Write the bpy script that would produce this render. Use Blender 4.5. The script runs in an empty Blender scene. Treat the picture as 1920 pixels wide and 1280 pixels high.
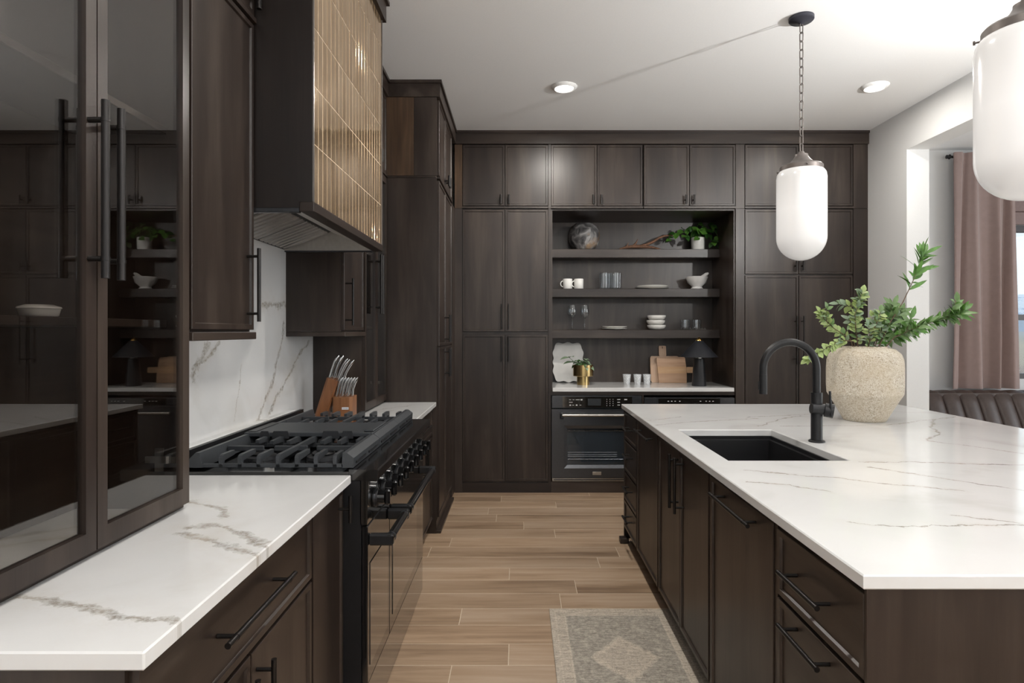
import bpy, bmesh, math, random
from mathutils import Vector, Matrix
random.seed(11)
SC = bpy.context.scene
COL = SC.collection
PI = math.pi

# ---------------------------------------------------------------- camera
cam_d = bpy.data.cameras.new('camera'); cam = bpy.data.objects.new('camera', cam_d)
COL.objects.link(cam); SC.camera = cam
cam.location = (0, 0, 1.407); cam.rotation_euler = (PI / 2, 0, 0)
cam_d.sensor_width = 36; cam_d.lens = 1145 * 36 / 1920
cam_d.shift_x = (960 - 973) / 1920; cam_d.shift_y = (621 - 640) / 1920
cam_d.clip_start = 0.05; cam_d.clip_end = 20000

# ---------------------------------------------------------------- world, lights, exposure
SC.view_settings.view_transform = 'Standard'; SC.view_settings.look = 'None'
SC.view_settings.gamma = 1; SC.view_settings.use_curve_mapping = False
SC.view_settings.exposure = 0.0
SC.cycles.use_denoising = True
SC.cycles.max_bounces = 7; SC.cycles.diffuse_bounces = 4; SC.cycles.glossy_bounces = 4; SC.cycles.transparent_max_bounces = 12
SC.cycles.use_adaptive_sampling = True; SC.cycles.adaptive_threshold = 0.02
SC.cycles.caustics_reflective = False; SC.cycles.caustics_refractive = False
SC.cycles.sample_clamp_indirect = 6

W = bpy.data.worlds.new('sky'); SC.world = W; W.use_nodes = True
nt = W.node_tree; nt.nodes.clear()
wo = nt.nodes.new('ShaderNodeOutputWorld'); bg = nt.nodes.new('ShaderNodeBackground')
tc = nt.nodes.new('ShaderNodeTexCoord'); sp = nt.nodes.new('ShaderNodeSeparateXYZ')
rp = nt.nodes.new('ShaderNodeValToRGB')
rp.color_ramp.elements[0].position = 0.0; rp.color_ramp.elements[0].color = (0.78, 0.86, 0.90, 1)
rp.color_ramp.elements[1].position = 0.6; rp.color_ramp.elements[1].color = (0.40, 0.58, 0.80, 1)
mp = nt.nodes.new('ShaderNodeMapping'); mp.inputs['Scale'].default_value = (2, 2, 7)
cn = nt.nodes.new('ShaderNodeTexNoise'); cn.inputs['Scale'].default_value = 1.6; cn.inputs['Detail'].default_value = 6
cr = nt.nodes.new('ShaderNodeValToRGB'); cr.color_ramp.elements[0].position = .45; cr.color_ramp.elements[1].position = .68
mx = nt.nodes.new('ShaderNodeMixRGB'); mx.inputs[2].default_value = (0.86, 0.90, 0.92, 1)
nt.links.new(tc.outputs['Generated'], sp.inputs[0]); nt.links.new(sp.outputs['Z'], rp.inputs[0])
nt.links.new(tc.outputs['Generated'], mp.inputs[0]); nt.links.new(mp.outputs[0], cn.inputs['Vector'])
nt.links.new(cn.outputs['Fac'], cr.inputs[0]); nt.links.new(cr.outputs[0], mx.inputs[0])
nt.links.new(rp.outputs[0], mx.inputs[1]); nt.links.new(mx.outputs[0], bg.inputs[0])
bg.inputs[1].default_value = 1.2; nt.links.new(bg.outputs[0], wo.inputs[0])

def area(name, loc, rot, sx, sy, power, color=(1, 1, 1)):
    d = bpy.data.lights.new(name, 'AREA'); d.shape = 'RECTANGLE'; d.size = sx; d.size_y = sy
    d.energy = power; d.color = color
    o = bpy.data.objects.new(name, d); COL.objects.link(o); o.location = loc; o.rotation_euler = rot
    return o
# daylight coming in through the tall windows of the great room behind the camera
area('window_daylight_rear', (1.2, -4.42, 1.7), (PI / 2, 0, 0), 5.0, 2.2, 17, (1.0, 0.985, 0.96))
# daylight through the dining windows on the right
area('window_daylight_dining', (6.55, 2.6, 1.7), (PI / 2, 0, PI / 2), 4.2, 1.9, 80, (0.97, 0.985, 1.0))

def downlight_lamp(x, y, power=6):
    d = bpy.data.lights.new('downlight_lamp', 'AREA'); d.shape = 'DISK'; d.size = .13; d.energy = power
    d.color = (1, .95, .88)
    o = bpy.data.objects.new('downlight_lamp', d); COL.objects.link(o); o.location = (x, y, 3.12)
for dx, dy in ((.323, 4.35), (2.53, 4.34), (.323, 2.5), (.323, .6), (2.53, .3), (.323, -1.7), (2.53, -1.7)):
    downlight_lamp(dx, dy, (28 if dx < 1 else 9) if dy > 4 else 18 if dx < 1 and dy > 0 else 6)
# added spot, no fixture: throws the pendant chain's shadow and brightens the ceiling
pl = bpy.data.lights.new('chain_shadow_spot', 'SPOT'); pl.energy = 290; pl.shadow_soft_size = .035; pl.color = (1, .985, .96)
pl.spot_size = math.radians(125); pl.spot_blend = .9
plo = bpy.data.objects.new('chain_shadow_spot', pl); COL.objects.link(plo); plo.location = (2.9, 2.15, 2.46)
plo.rotation_euler = Vector((-.50, .66, .60)).to_track_quat('-Z', 'Y').to_euler()
# unseen uplights added behind the camera to brighten the ceiling
for ux, uy in ((.9, -.9), (2.3, -.6)):
    area('ceiling_fill_light', (ux, uy, 1.95), (PI, 0, 0), .35, .35, 72, (1, 1, 1))

# ---------------------------------------------------------------- helpers: meshes
WL = {}            # world location of every object made here
def wloc(o): return WL.get(o.name, Vector((0, 0, 0)))
def tag(o, label=None, cat=None, group=None, kind=None):
    if label: o['label'] = label
    if cat: o['category'] = cat
    if group: o['group'] = group
    if kind: o['kind'] = kind
    return o
def thing(name, loc, label, cat, group=None, kind=None):
    o = bpy.data.objects.new(name, None); COL.objects.link(o); o.empty_display_size = .05
    o.location = loc; WL[o.name] = Vector(loc)
    return tag(o, label, cat, group, kind)

class MB:
    """collects shapes in world coordinates; build() links them as one mesh object"""
    def __init__(self): self.v = []; self.f = []; self.mi = []; self.m = 0
    def add(self, vs, fs):
        b = len(self.v); self.v += [tuple(p) for p in vs]
        for f in fs: self.f.append([b + i for i in f]); self.mi.append(self.m)
        return self
    def box(self, x0, x1, y0, y1, z0, z1):
        x0, x1 = sorted((x0, x1)); y0, y1 = sorted((y0, y1)); z0, z1 = sorted((z0, z1))
        return self.add([(x, y, z) for z in (z0, z1) for y in (y0, y1) for x in (x0, x1)],
                        [(0, 2, 3, 1), (4, 5, 7, 6), (0, 1, 5, 4), (2, 6, 7, 3), (0, 4, 6, 2), (1, 3, 7, 5)])
    def bbox(self, x0, x1, y0, y1, z0, z1, b=.003):
        """box with chamfered edges"""
        bm = bmesh.new(); bmesh.ops.create_cube(bm, size=1)
        x0, x1 = sorted((x0, x1)); y0, y1 = sorted((y0, y1)); z0, z1 = sorted((z0, z1))
        for v in bm.verts:
            v.co = Vector((x0 + (v.co.x + .5) * (x1 - x0), y0 + (v.co.y + .5) * (y1 - y0), z0 + (v.co.z + .5) * (z1 - z0)))
        b = min(b, .45 * min(x1 - x0, y1 - y0, z1 - z0))
        bmesh.ops.bevel(bm, geom=bm.edges[:], offset=b, segments=1, affect='EDGES')
        bm.verts.index_update()
        self.add([v.co.copy() for v in bm.verts], [[v.index for v in f.verts] for f in bm.faces]); bm.free(); return self
    def ring(self, pts_list, close0=True, close1=True):
        n = len(pts_list[0]); vs = [p for r in pts_list for p in r]; fs = []
        for i in range(len(pts_list) - 1):
            for k in range(n):
                a = i * n + k; b = i * n + (k + 1) % n
                fs.append((a, b, b + n, a + n))
        if close0: fs.append(tuple(range(n - 1, -1, -1)))
        if close1: fs.append(tuple(range((len(pts_list) - 1) * n, len(pts_list) * n)))
        return self.add(vs, fs)
    def tube(self, path, r, n=10):
        path = [Vector(p) for p in path]; rs = r if isinstance(r, (list, tuple)) else [r] * len(path)
        rings = []; up = None
        for i, p in enumerate(path):
            t = (path[min(i + 1, len(path) - 1)] - path[max(i - 1, 0)]).normalized()
            if up is None:
                up = Vector((0, 0, 1)) if abs(t.z) < .9 else Vector((1, 0, 0))
            a = t.cross(up)
            if a.length < 1e-4: a = t.cross(Vector((0, 1, 0)))
            a.normalize(); b = a.cross(t).normalized(); up = b
            rings.append([p + (a * math.cos(2 * PI * k / n) + b * math.sin(2 * PI * k / n)) * rs[i] for k in range(n)])
        return self.ring(rings)
    def cyl(self, p0, p1, r, n=14, r2=None): return self.tube([p0, p1], [r, r if r2 is None else r2], n)
    def lathe(self, prof, c, n=32, caps=True):
        rings = [[(c[0] + r * math.cos(2 * PI * k / n), c[1] + r * math.sin(2 * PI * k / n), c[2] + z) for k in range(n)] for r, z in prof]
        return self.ring(rings, caps, caps)
    def prism(self, poly, fn, d0, d1):
        """poly: list of (u, v); fn(u, v, d) -> point"""
        return self.ring([[fn(u, v, d0) for u, v in poly], [fn(u, v, d1) for u, v in poly]])
    def build(self, name, mat, parent=None, label=None, cat=None, group=None, kind=None, smooth=None, origin=None, fix=True):
        mats = mat if isinstance(mat, (list, tuple)) else [mat]
        if origin is None:
            xs, ys, zs = zip(*self.v)
            origin = Vector(((min(xs) + max(xs)) / 2, (min(ys) + max(ys)) / 2, min(zs)))
        origin = Vector(origin)
        me = bpy.data.meshes.new(name)
        me.from_pydata([tuple(Vector(p) - origin) for p in self.v], [], self.f)
        for m in mats: me.materials.append(m)
        if len(mats) > 1: me.polygons.foreach_set('material_index', self.mi)
        if fix:
            bm = bmesh.new(); bm.from_mesh(me); bmesh.ops.recalc_face_normals(bm, faces=bm.faces[:]); bm.to_mesh(me); bm.free()
        if smooth:
            me.polygons.foreach_set('use_smooth', [True] * len(me.polygons)); me.set_sharp_from_angle(angle=math.radians(smooth))
        me.update()
        o = bpy.data.objects.new(name, me); COL.objects.link(o)
        WL[o.name] = origin
        if parent is not None:
            o.parent = parent; o.location = origin - wloc(parent)
        else: o.location = origin
        return tag(o, label, cat, group, kind)

def copy_tree(o, parent=None, loc=None):
    """a thing with copies of its parts and sub-parts"""
    c = o.copy(); COL.objects.link(c); c.parent = parent
    if loc is not None: c.location = loc
    WL[c.name] = (wloc(parent) if parent else Vector((0, 0, 0))) + c.location
    for ch in o.children: copy_tree(ch, c)
    return c

# ---------------------------------------------------------------- helpers: materials
def newmat(name):
    m = bpy.data.materials.new(name); m.use_nodes = True; n = m.node_tree
    n.nodes.clear(); out = n.nodes.new('ShaderNodeOutputMaterial')
    b = n.nodes.new('ShaderNodeBsdfPrincipled'); n.links.new(b.outputs[0], out.inputs[0])
    return m, n, b, out
def N(n, typ, ins=None, **kw):
    x = n.nodes.new(typ)
    for k, v in kw.items(): setattr(x, k, v)
    for k, v in (ins or {}).items():
        s = x.inputs[k]
        if isinstance(v, bpy.types.NodeSocket): n.links.new(v, s)
        else: s.default_value = v
    return x
def MT(n, op, a, b=0.0, c=None, clamp=False):
    ins = {0: a, 1: b}
    if c is not None: ins[2] = c
    return N(n, 'ShaderNodeMath', ins, operation=op, use_clamp=clamp).outputs[0]
def ramp(n, fac, stops):
    r = n.nodes.new('ShaderNodeValToRGB'); e = r.color_ramp.elements
    while len(e) < len(stops): e.new(.5)
    for el, (p, c) in zip(e, stops): el.position = p; el.color = (*c, 1) if len(c) == 3 else c
    n.links.new(fac, r.inputs[0]); return r.outputs[0]
def plain(name, col, rough=.5, metal=0.0, spec=.5, coat=0.0, bump=0.0, bscale=60, emit=None, var=0.06):
    """one colour with a little fine-grained variation and optional fine relief"""
    m, n, b, o = newmat(name)
    t = N(n, 'ShaderNodeTexCoord')
    ns = N(n, 'ShaderNodeTexNoise', {'Vector': t.outputs['Object'], 'Scale': bscale, 'Detail': 4.0})
    lo = tuple(c * (1 - var) for c in col); hi = tuple(min(1, c * (1 + var)) for c in col)
    n.links.new(ramp(n, ns.outputs['Fac'], [(.3, lo), (.7, hi)]), b.inputs['Base Color'])
    b.inputs['Roughness'].default_value = rough; b.inputs['Metallic'].default_value = metal
    b.inputs['Specular IOR Level'].default_value = spec; b.inputs['Coat Weight'].default_value = coat
    b.inputs['Coat Roughness'].default_value = .08
    if bump:
        bp = N(n, 'ShaderNodeBump', {'Height': ns.outputs['Fac'], 'Strength': bump, 'Distance': .004})
        n.links.new(bp.outputs[0], b.inputs['Normal'])
    if emit:
        b.inputs['Emission Color'].default_value = (*emit[0], 1); b.inputs['Emission Strength'].default_value = emit[1]
    return m
def wood(name, c0, c1, c2, axis='z', rough=.36, fine=26, scale=1.0, spec=.45, wt=.45):
    """stained wood with the grain along an axis"""
    m, n, b, o = newmat(name)
    t = N(n, 'ShaderNodeTexCoord'); oi = N(n, 'ShaderNodeObjectInfo')
    off = N(n, 'ShaderNodeVectorMath', {0: oi.outputs['Random'], 3: 40.0}, operation='SCALE')
    p = N(n, 'ShaderNodeVectorMath', {0: t.outputs['Object'], 1: off.outputs[0]}, operation='ADD')
    s1 = {'x': (1.1, fine, fine), 'y': (fine, 1.1, fine), 'z': (fine, fine, 1.1)}[axis]
    s2 = {'x': (.7, 5, 5), 'y': (5, .7, 5), 'z': (5, 5, .7)}[axis]
    m1 = N(n, 'ShaderNodeMapping', {'Vector': p.outputs[0], 'Scale': tuple(q * scale for q in s1)})
    m2 = N(n, 'ShaderNodeMapping', {'Vector': p.outputs[0], 'Scale': tuple(q * scale for q in s2)})
    n1 = N(n, 'ShaderNodeTexNoise', {'Vector': m1.outputs[0], 'Scale': 2.2, 'Detail': 7.0, 'Roughness': .65, 'Distortion': .6})
    n2 = N(n, 'ShaderNodeTexNoise', {'Vector': m2.outputs[0], 'Scale': 1.5, 'Detail': 3.0, 'Distortion': .5})
    k = MT(n, 'ADD', MT(n, 'MULTIPLY', n1.outputs['Fac'], wt), MT(n, 'MULTIPLY', n2.outputs['Fac'], 1 - wt))
    k = MT(n, 'ADD', k, MT(n, 'MULTIPLY', MT(n, 'SUBTRACT', oi.outputs['Random'], .5), .10))
    n.links.new(ramp(n, k, [(.34, c0), (.5, c1), (.68, c2)]), b.inputs['Base Color'])
    b.inputs['Roughness'].default_value = rough; b.inputs['Specular IOR Level'].default_value = spec
    bp = N(n, 'ShaderNodeBump', {'Height': n1.outputs['Fac'], 'Strength': .12, 'Distance': .003})
    n.links.new(bp.outputs[0], b.inputs['Normal'])
    return m
def marble(name, plane, veins, rough=.13, feather=0.0):
    """white stone with taupe veins; plane 'xy' (worktops) or 'yz' (splash); veins: (points, width)"""
    m, n, b, o = newmat(name)
    g = N(n, 'ShaderNodeNewGeometry'); s = N(n, 'ShaderNodeSeparateXYZ', {0: g.outputs['Position']})
    if plane == 'xy': q = N(n, 'ShaderNodeCombineXYZ', {0: s.outputs[0], 1: s.outputs[1]})
    else: q = N(n, 'ShaderNodeCombineXYZ', {0: s.outputs[1], 1: s.outputs[2]})
    d1 = N(n, 'ShaderNodeTexNoise', {'Vector': q.outputs[0], 'Scale': 9.0, 'Detail': 8.0, 'Roughness': .68})
    d2 = N(n, 'ShaderNodeVectorMath', {0: d1.outputs['Color'], 1: (.5, .5, .5)}, operation='SUBTRACT')
    d3 = N(n, 'ShaderNodeVectorMath', {0: d2.outputs[0], 1: (.085, .085, 0)}, operation='MULTIPLY')
    p = N(n, 'ShaderNodeVectorMath', {0: q.outputs[0], 1: d3.outputs[0]}, operation='ADD').outputs[0]
    wn = N(n, 'ShaderNodeTexNoise', {'Vector': q.outputs[0], 'Scale': 13.0, 'Detail': 5.0, 'Roughness': .7})
    wm = MT(n, 'POWER', MT(n, 'MULTIPLY', wn.outputs['Fac'], 1.8), 3.0)
    acc = None
    for pts, w in veins:
        for a, c in zip(pts[:-1], pts[1:]):
            L2 = (c[0] - a[0]) ** 2 + (c[1] - a[1]) ** 2
            e = N(n, 'ShaderNodeVectorMath', {0: p, 1: (a[0], a[1], 0)}, operation='SUBTRACT').outputs[0]
            t = N(n, 'ShaderNodeVectorMath', {0: e, 1: ((c[0] - a[0]) / L2, (c[1] - a[1]) / L2, 0)}, operation='DOT_PRODUCT').outputs['Value']
            t = MT(n, 'ADD', t, 0.0, clamp=True)
            r = N(n, 'ShaderNodeVectorMath', {0: (c[0] - a[0], c[1] - a[1], 0), 3: t}, operation='SCALE').outputs[0]
            d = N(n, 'ShaderNodeVectorMath', {0: e, 1: r}, operation='DISTANCE').outputs['Value']
            d = MT(n, 'DIVIDE', d, w)
            acc = d if acc is None else MT(n, 'MINIMUM', acc, d)
    v = MT(n, 'SUBTRACT', 1.0, MT(n, 'DIVIDE', acc, MT(n, 'MAXIMUM', wm, .06)), clamp=True)
    halo = MT(n, 'SUBTRACT', 1.0, MT(n, 'DIVIDE', acc, 7.0), clamp=True)
    cl = N(n, 'ShaderNodeTexNoise', {'Vector': q.outputs[0], 'Scale': 2.6, 'Detail': 5.0, 'Distortion': .8})
    fl = N(n, 'ShaderNodeTexNoise', {'Vector': p, 'Scale': 7.0, 'Detail': 7.0, 'Roughness': .75})
    base = ramp(n, cl.outputs['Fac'], [(.35, (.70, .70, .695)), (.58, (.665, .665, .66)), (.75, (.58, .57, .55))])
    fm = MT(n, 'MULTIPLY', MT(n, 'MULTIPLY', halo, halo), MT(n, 'MULTIPLY', MT(n, 'SUBTRACT', fl.outputs['Fac'], .42, clamp=True), 1.6), clamp=True)
    c1 = N(n, 'ShaderNodeMixRGB', {0: fm, 1: base, 2: (.50, .44, .36, 1)})
    br = N(n, 'ShaderNodeTexNoise', {'Vector': q.outputs[0], 'Scale': 55.0, 'Detail': 6.0, 'Roughness': .75})
    brk = MT(n, 'MULTIPLY', MT(n, 'SUBTRACT', br.outputs['Fac'], .43), 7.0, clamp=True)
    brk = MT(n, 'ADD', MT(n, 'MULTIPLY', brk, feather), 1 - feather)
    vm = MT(n, 'MULTIPLY', MT(n, 'MULTIPLY', MT(n, 'POWER', v, .5), .85), brk)
    vc = ramp(n, fl.outputs['Fac'], [(.35, (.13, .105, .07)), (.65, (.34, .29, .22))])
    c2 = N(n, 'ShaderNodeMixRGB', {0: vm, 1: c1.outputs[0], 2: vc})
    n.links.new(c2.outputs[0], b.inputs['Base Color'])
    b.inputs['Roughness'].default_value = rough; b.inputs['Specular IOR Level'].default_value = .5
    return m
def thin_glass(name, tint=(1, 1, 1), ior=1.5, rough=.0):
    """a pane or thin-walled vessel: clear or tinted transmission and a Fresnel reflection"""
    m = bpy.data.materials.new(name); m.use_nodes = True; n = m.node_tree; n.nodes.clear()
    out = n.nodes.new('ShaderNodeOutputMaterial')
    t = N(n, 'ShaderNodeBsdfTransparent', {0: (*tint, 1)})
    g = N(n, 'ShaderNodeBsdfGlossy', {'Color': (1, 1, 1, 1), 'Roughness': rough})
    bf = N(n, 'ShaderNodeNewGeometry').outputs['Backfacing']
    ly = N(n, 'ShaderNodeFresnel', {'IOR': MT(n, 'ADD', ior, MT(n, 'MULTIPLY', bf, 1 / ior - ior))})
    x = N(n, 'ShaderNodeMixShader', {0: ly.outputs[0], 1: t.outputs[0], 2: g.outputs[0]})
    n.links.new(x.outputs[0], out.inputs[0]); return m

M = {}
DK0, DK1, DK2 = (.0130, .0078, .0058), (.0260, .0172, .0130), (.051, .0375, .0295)
M['wood_v'] = wood('dark_stained_wood_upright_grain', DK0, DK1, DK2, 'z', .36, 15, 1.0, .45, .26)
M['wood_h'] = wood('dark_stained_wood_grain_along_wall', DK0, DK1, DK2, 'x', .36, 15, 1.0, .45, .26)
M['wood_y'] = wood('dark_stained_wood_grain_along_run', DK0, DK1, DK2, 'y', .36, 15, 1.0, .45, .26)
M['inside'] = plain('cabinet_interior_brown', (.022, .015, .012), .5)
M['rawwood'] = wood('brown_walnut_side_panel', (.030, .017, .010), (.060, .035, .020), (.11, .066, .038), 'z')
M['paint'] = plain('warm_white_wall_paint', (.735, .735, .73), .6, bump=.05, bscale=180, var=.015)
M['ceil'] = plain('white_ceiling_paint', (.80, .80, .80), .7, bump=.05, bscale=120, var=.015)
M['bronze'] = plain('dark_bronze_handle_metal', (.012, .0098, .009), .36, .4)
M['black'] = plain('matt_black_metal', (.009, .009, .010), .40, .0, .35)
M['enamel'] = plain('gloss_black_enamel', (.006, .006, .0065), .10, 0, .6, coat=.6)
M['blackgls'] = plain('gloss_black_oven_glass', (.010, .009, .008), .045, 0, .9, coat=1.0)
M['iron'] = plain('grey_cast_iron', (.042, .046, .051), .46, .2, .5, bump=.15, bscale=260)
M['irondk'] = plain('dark_cast_iron', (.026, .027, .030), .45, .2, .5, bump=.1, bscale=260)
M['blksteel'] = plain('black_stainless_steel', (.085, .088, .095), .28, .85)
M['steel'] = plain('brushed_stainless_steel', (.52, .50, .47), .28, 1.0, var=.1)
M['chrome'] = plain('bright_steel', (.62, .62, .62), .12, 1.0)
M['porcelain'] = plain('white_glazed_porcelain', (.78, .77, .74), .22, var=.02)
M['brass'] = plain('brushed_brass', (.52, .38, .17), .24, 1.0, var=.08)
M['gold'] = plain('polished_gold_finial', (.80, .50, .16), .2, 1.0)
M['leaf1'] = plain('pale_green_leaf', (.30, .39, .135), .45, var=.35, bscale=25)
M['leaf2'] = plain('mid_green_leaf', (.13, .225, .075), .42, var=.35, bscale=25)
M['leaf3'] = plain('fresh_green_leaf', (.075, .19, .028), .38, var=.4, bscale=25)
M['leaf4'] = plain('grey_green_leaf', (.19, .27, .165), .5, var=.35, bscale=25)
M['leaf5'] = plain('deep_green_leaf', (.026, .085, .014), .38, var=.4, bscale=25)
M['stem'] = plain('brown_twig', (.10, .058, .030), .6)
M['soil'] = plain('dark_potting_soil', (.016, .011, .008), .9, bump=.6, bscale=90)
M['glass'] = thin_glass('clear_glass', (.93, .945, .955), 1.75)
M['cut'] = plain('cut_crystal', (.75, .77, .79), .12, 0, .8, var=.25, bscale=120)
M['smoked'] = thin_glass('smoked_cabinet_glass', (.80, .78, .76), 1.75)
M['pane'] = thin_glass('window_pane', (.97, .98, .98), 1.3)
# ================================================================ structure
CZ = 3.15
def struct(name, mb, mat, label=None, parent=None, **k):
    return mb.build(name, mat, parent, label, None if parent else 'building part', None, 'structure' if parent is None else None, **k)

# floor: a grouted bed with every plank laid on it
grout = plain('pale_floor_grout', (.60, .50, .38), .8)
fl = struct('floor', MB().box(-1.4, 6.8, -4.6, 6.1, -.14, -.0005), grout, 'pale wood-look plank floor of the kitchen aisle')
PLK = []
for i, k in enumerate((0.0, .5, 1.0)):
    a = .95 + .07 * i
    PLK.append(wood('oak_plank_%d' % i, (.20 * a, .128 * a, .078 * a), (.37 * a, .258 * a, .170 * a), (.46 * a, .345 * a, .25 * a), 'x', .42, 16, .8, .4))
PITCH = .1765; LEN = 1.2
joints = {-1: -.149, 0: .30, 2: -.17, 4: .25, 5: -.456, 7: .485, 8: -.056, 10: .217, 13: -.045}
pm = {}
rnd = random.Random(5)
def plank(x0, x1, y0, y1):
    L = round(x1 - x0, 3); v = rnd.randrange(3); key = (L, v)
    if key not in pm:
        o = MB().bbox(x0, x1, y0, y1, -.012, 0, .0006).build('plank', PLK[v], fl); pm[key] = o.data
    else:
        o = bpy.data.objects.new('plank', pm[key]); COL.objects.link(o); o.parent = fl
        o.location = Vector(((x0 + x1) / 2, (y0 + y1) / 2, -.012)) - wloc(fl)
for i in range(-3, 41):
    y1 = 5.045 - PITCH * i; y0 = y1 - PITCH
    j = joints.get(i, rnd.uniform(-.5, .7)); x = j - LEN * 2
    while x < 3.05:
        a, c = max(x, -1.24), min(x + LEN, 3.22)
        if c - a > .05: plank(a + .0017, c - .0017, y0 + .0017, y1 - .0017)
        x += LEN
struct('ceiling', MB().box(-1.4, 6.8, -4.6, 6.1, CZ, CZ + .12), M['ceil'], 'white painted ceiling above the kitchen')
struct('wall_left', MB().box(-1.4, -1.24, -4.6, 6.1, 0, CZ), M['paint'], 'white wall behind the range and tall cabinets')
struct('wall_back', MB().box(-1.24, 3.218, 5.965, 6.1, 0, CZ), M['paint'], 'white wall behind the back cabinets')
struct('wall_right', MB().box(3.042, 3.218, 4.79, 5.965, 0, CZ).box(3.042, 3.218, .8, 4.79, 2.834, CZ).box(3.042, 3.218, -4.6, .8, 0, CZ),
       M['paint'], 'white wall on the right with a wide opening to the dining nook')
struct('wall_rear', MB().box(-1.24, 3.042, -4.6, -4.45, 0, .5).box(-1.24, 3.042, -4.6, -4.45, 2.9, CZ).box(-1.4, -1.24, -4.6, -4.45, 0, CZ)
       .box(3.042, 6.8, -4.6, -4.45, 0, CZ), M['paint'], 'white wall behind the viewer with a wide window opening')
struct('wall_nook_back', MB().box(3.218, 4.60, 5.88, 6.1, 0, CZ).box(6.2, 6.8, 5.88, 6.1, 0, CZ).box(4.60, 6.2, 5.88, 6.1, 0, .95)
       .box(4.60, 6.2, 5.88, 6.1, 2.43, CZ), M['paint'], 'white dining nook wall behind the curtain')
struct('wall_nook_right', MB().box(6.6, 6.8, -4.45, .45, 0, CZ).box(6.6, 6.8, 4.75, 6.1, 0, CZ).box(6.6, 6.8, .45, 4.75, 0, .7)
       .box(6.6, 6.8, .45, 4.75, 2.7, CZ), M['paint'], 'white dining room wall on the far right')
struct('wall_nook_front', MB().box(3.218, 6.6, -.15, 0, 0, CZ), M['paint'], 'white dining room wall nearest the viewer')

# dining window with casing, frame, panes
wf = plain('dark_bronze_window_frame', (.045, .040, .042), .4)
cas = plain('mauve_brown_window_casing', (.20, .135, .125), .5)
wn = thing('window_1', (5.4, 5.88, .95), 'dark-framed dining window with a mountain view beside the mauve curtain', None, None, 'structure')
MB().box(4.60, 6.2, 5.90, 5.98, 2.37, 2.43).build('frame_head', wf, wn)
MB().box(4.60, 6.2, 5.90, 5.98, .95, 1.0).build('frame_sill', wf, wn)
MB().box(4.60, 4.66, 5.90, 5.98, 1.0, 2.37).build('frame_jamb', wf, wn)
MB().box(6.14, 6.2, 5.90, 5.98, 1.0, 2.37).build('frame_jamb', wf, wn)
MB().box(4.66, 6.14, 5.91, 5.97, 1.515, 1.57).build('glazing_bar', wf, wn)
MB().box(4.66, 6.14, 5.935, 5.945, 1.57, 2.37).build('pane', M['pane'], wn)
MB().box(4.66, 6.14, 5.935, 5.945, 1.0, 1.515).build('pane', M['pane'], wn)
MB().bbox(4.48, 6.32, 5.845, 5.879, 2.43, 2.55, .004).build('casing_board', cas, wn)
MB().bbox(4.48, 6.32, 5.835, 5.879, 2.552, 2.68, .004).build('casing_board', cas, wn)
MB().bbox(4.48, 4.60, 5.85, 5.879, .9, 2.43, .004).build('casing_board', cas, wn)

# outdoors: field and snowy mountains
m, n, b, o_ = newmat('brown_and_straw_field')
g = N(n, 'ShaderNodeNewGeometry'); s = N(n, 'ShaderNodeSeparateXYZ', {0: g.outputs['Position']})
mpn = N(n, 'ShaderNodeMapping', {'Vector': g.outputs['Position'], 'Scale': (.02, .12, 1)})
ns = N(n, 'ShaderNodeTexNoise', {'Vector': mpn.outputs[0], 'Scale': 1.0, 'Detail': 6.0})
yy = MT(n, 'ADD', s.outputs['Y'], MT(n, 'MULTIPLY', ns.outputs['Fac'], 16.0))
c1 = ramp(n, MT(n, 'DIVIDE', yy, 400.0), [(.04, (.16, .085, .06)), (.085, (.20, .105, .075)), (.10, (.36, .27, .16)), (.22, (.42, .33, .20)), (.40, (.30, .27, .20)), (.8, (.34, .33, .30))])
n.links.new(c1, b.inputs['Base Color']); b.inputs['Roughness'].default_value = .9
MB().box(-600, 4200, 9, 3400, -.9, -.4).build('open_field', m, None, 'open straw and red-brown field outside the dining window', 'field', None, 'structure')
m, n, b, o_ = newmat('snowy_blue_mountain')
g = N(n, 'ShaderNodeNewGeometry')
ns = N(n, 'ShaderNodeTexNoise', {'Vector': g.outputs['Position'], 'Scale': .012, 'Detail': 8.0, 'Roughness': .7})
s = N(n, 'ShaderNodeSeparateXYZ', {0: g.outputs['Position']})
k = MT(n, 'ADD', MT(n, 'DIVIDE', s.outputs['Z'], 260.0), MT(n, 'MULTIPLY', MT(n, 'SUBTRACT', ns.outputs['Fac'], .5), 2.2))
n.links.new(ramp(n, k, [(.1, (.30, .36, .42)), (.45, (.27, .38, .52)), (.62, (.80, .83, .86))]), b.inputs['Base Color'])
b.inputs['Roughness'].default_value = .9
rr = random.Random(3)
nx, ny = 90, 8; vs = []; ht = [rr.uniform(.75, 1.0) for _ in range(nx)]
for i in range(nx):
    for j in range(ny):
        t = j / (ny - 1); ridge = 1 - abs(t - .5) * 2
        vs.append((900 + i * 38 + rr.uniform(-10, 10), 3000 + j * 110 + rr.uniform(-20, 20), -1 + 265 * ridge * ht[i] * rr.uniform(.82, 1.0)))
mm = MB(); mm.add(vs, [(i * ny + j, (i + 1) * ny + j, (i + 1) * ny + j + 1, i * ny + j + 1) for i in range(nx - 1) for j in range(ny - 1)])
mm.build('mountain_range', m, None, 'distant snowy blue mountain range seen through the dining window', 'mountain')

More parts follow.
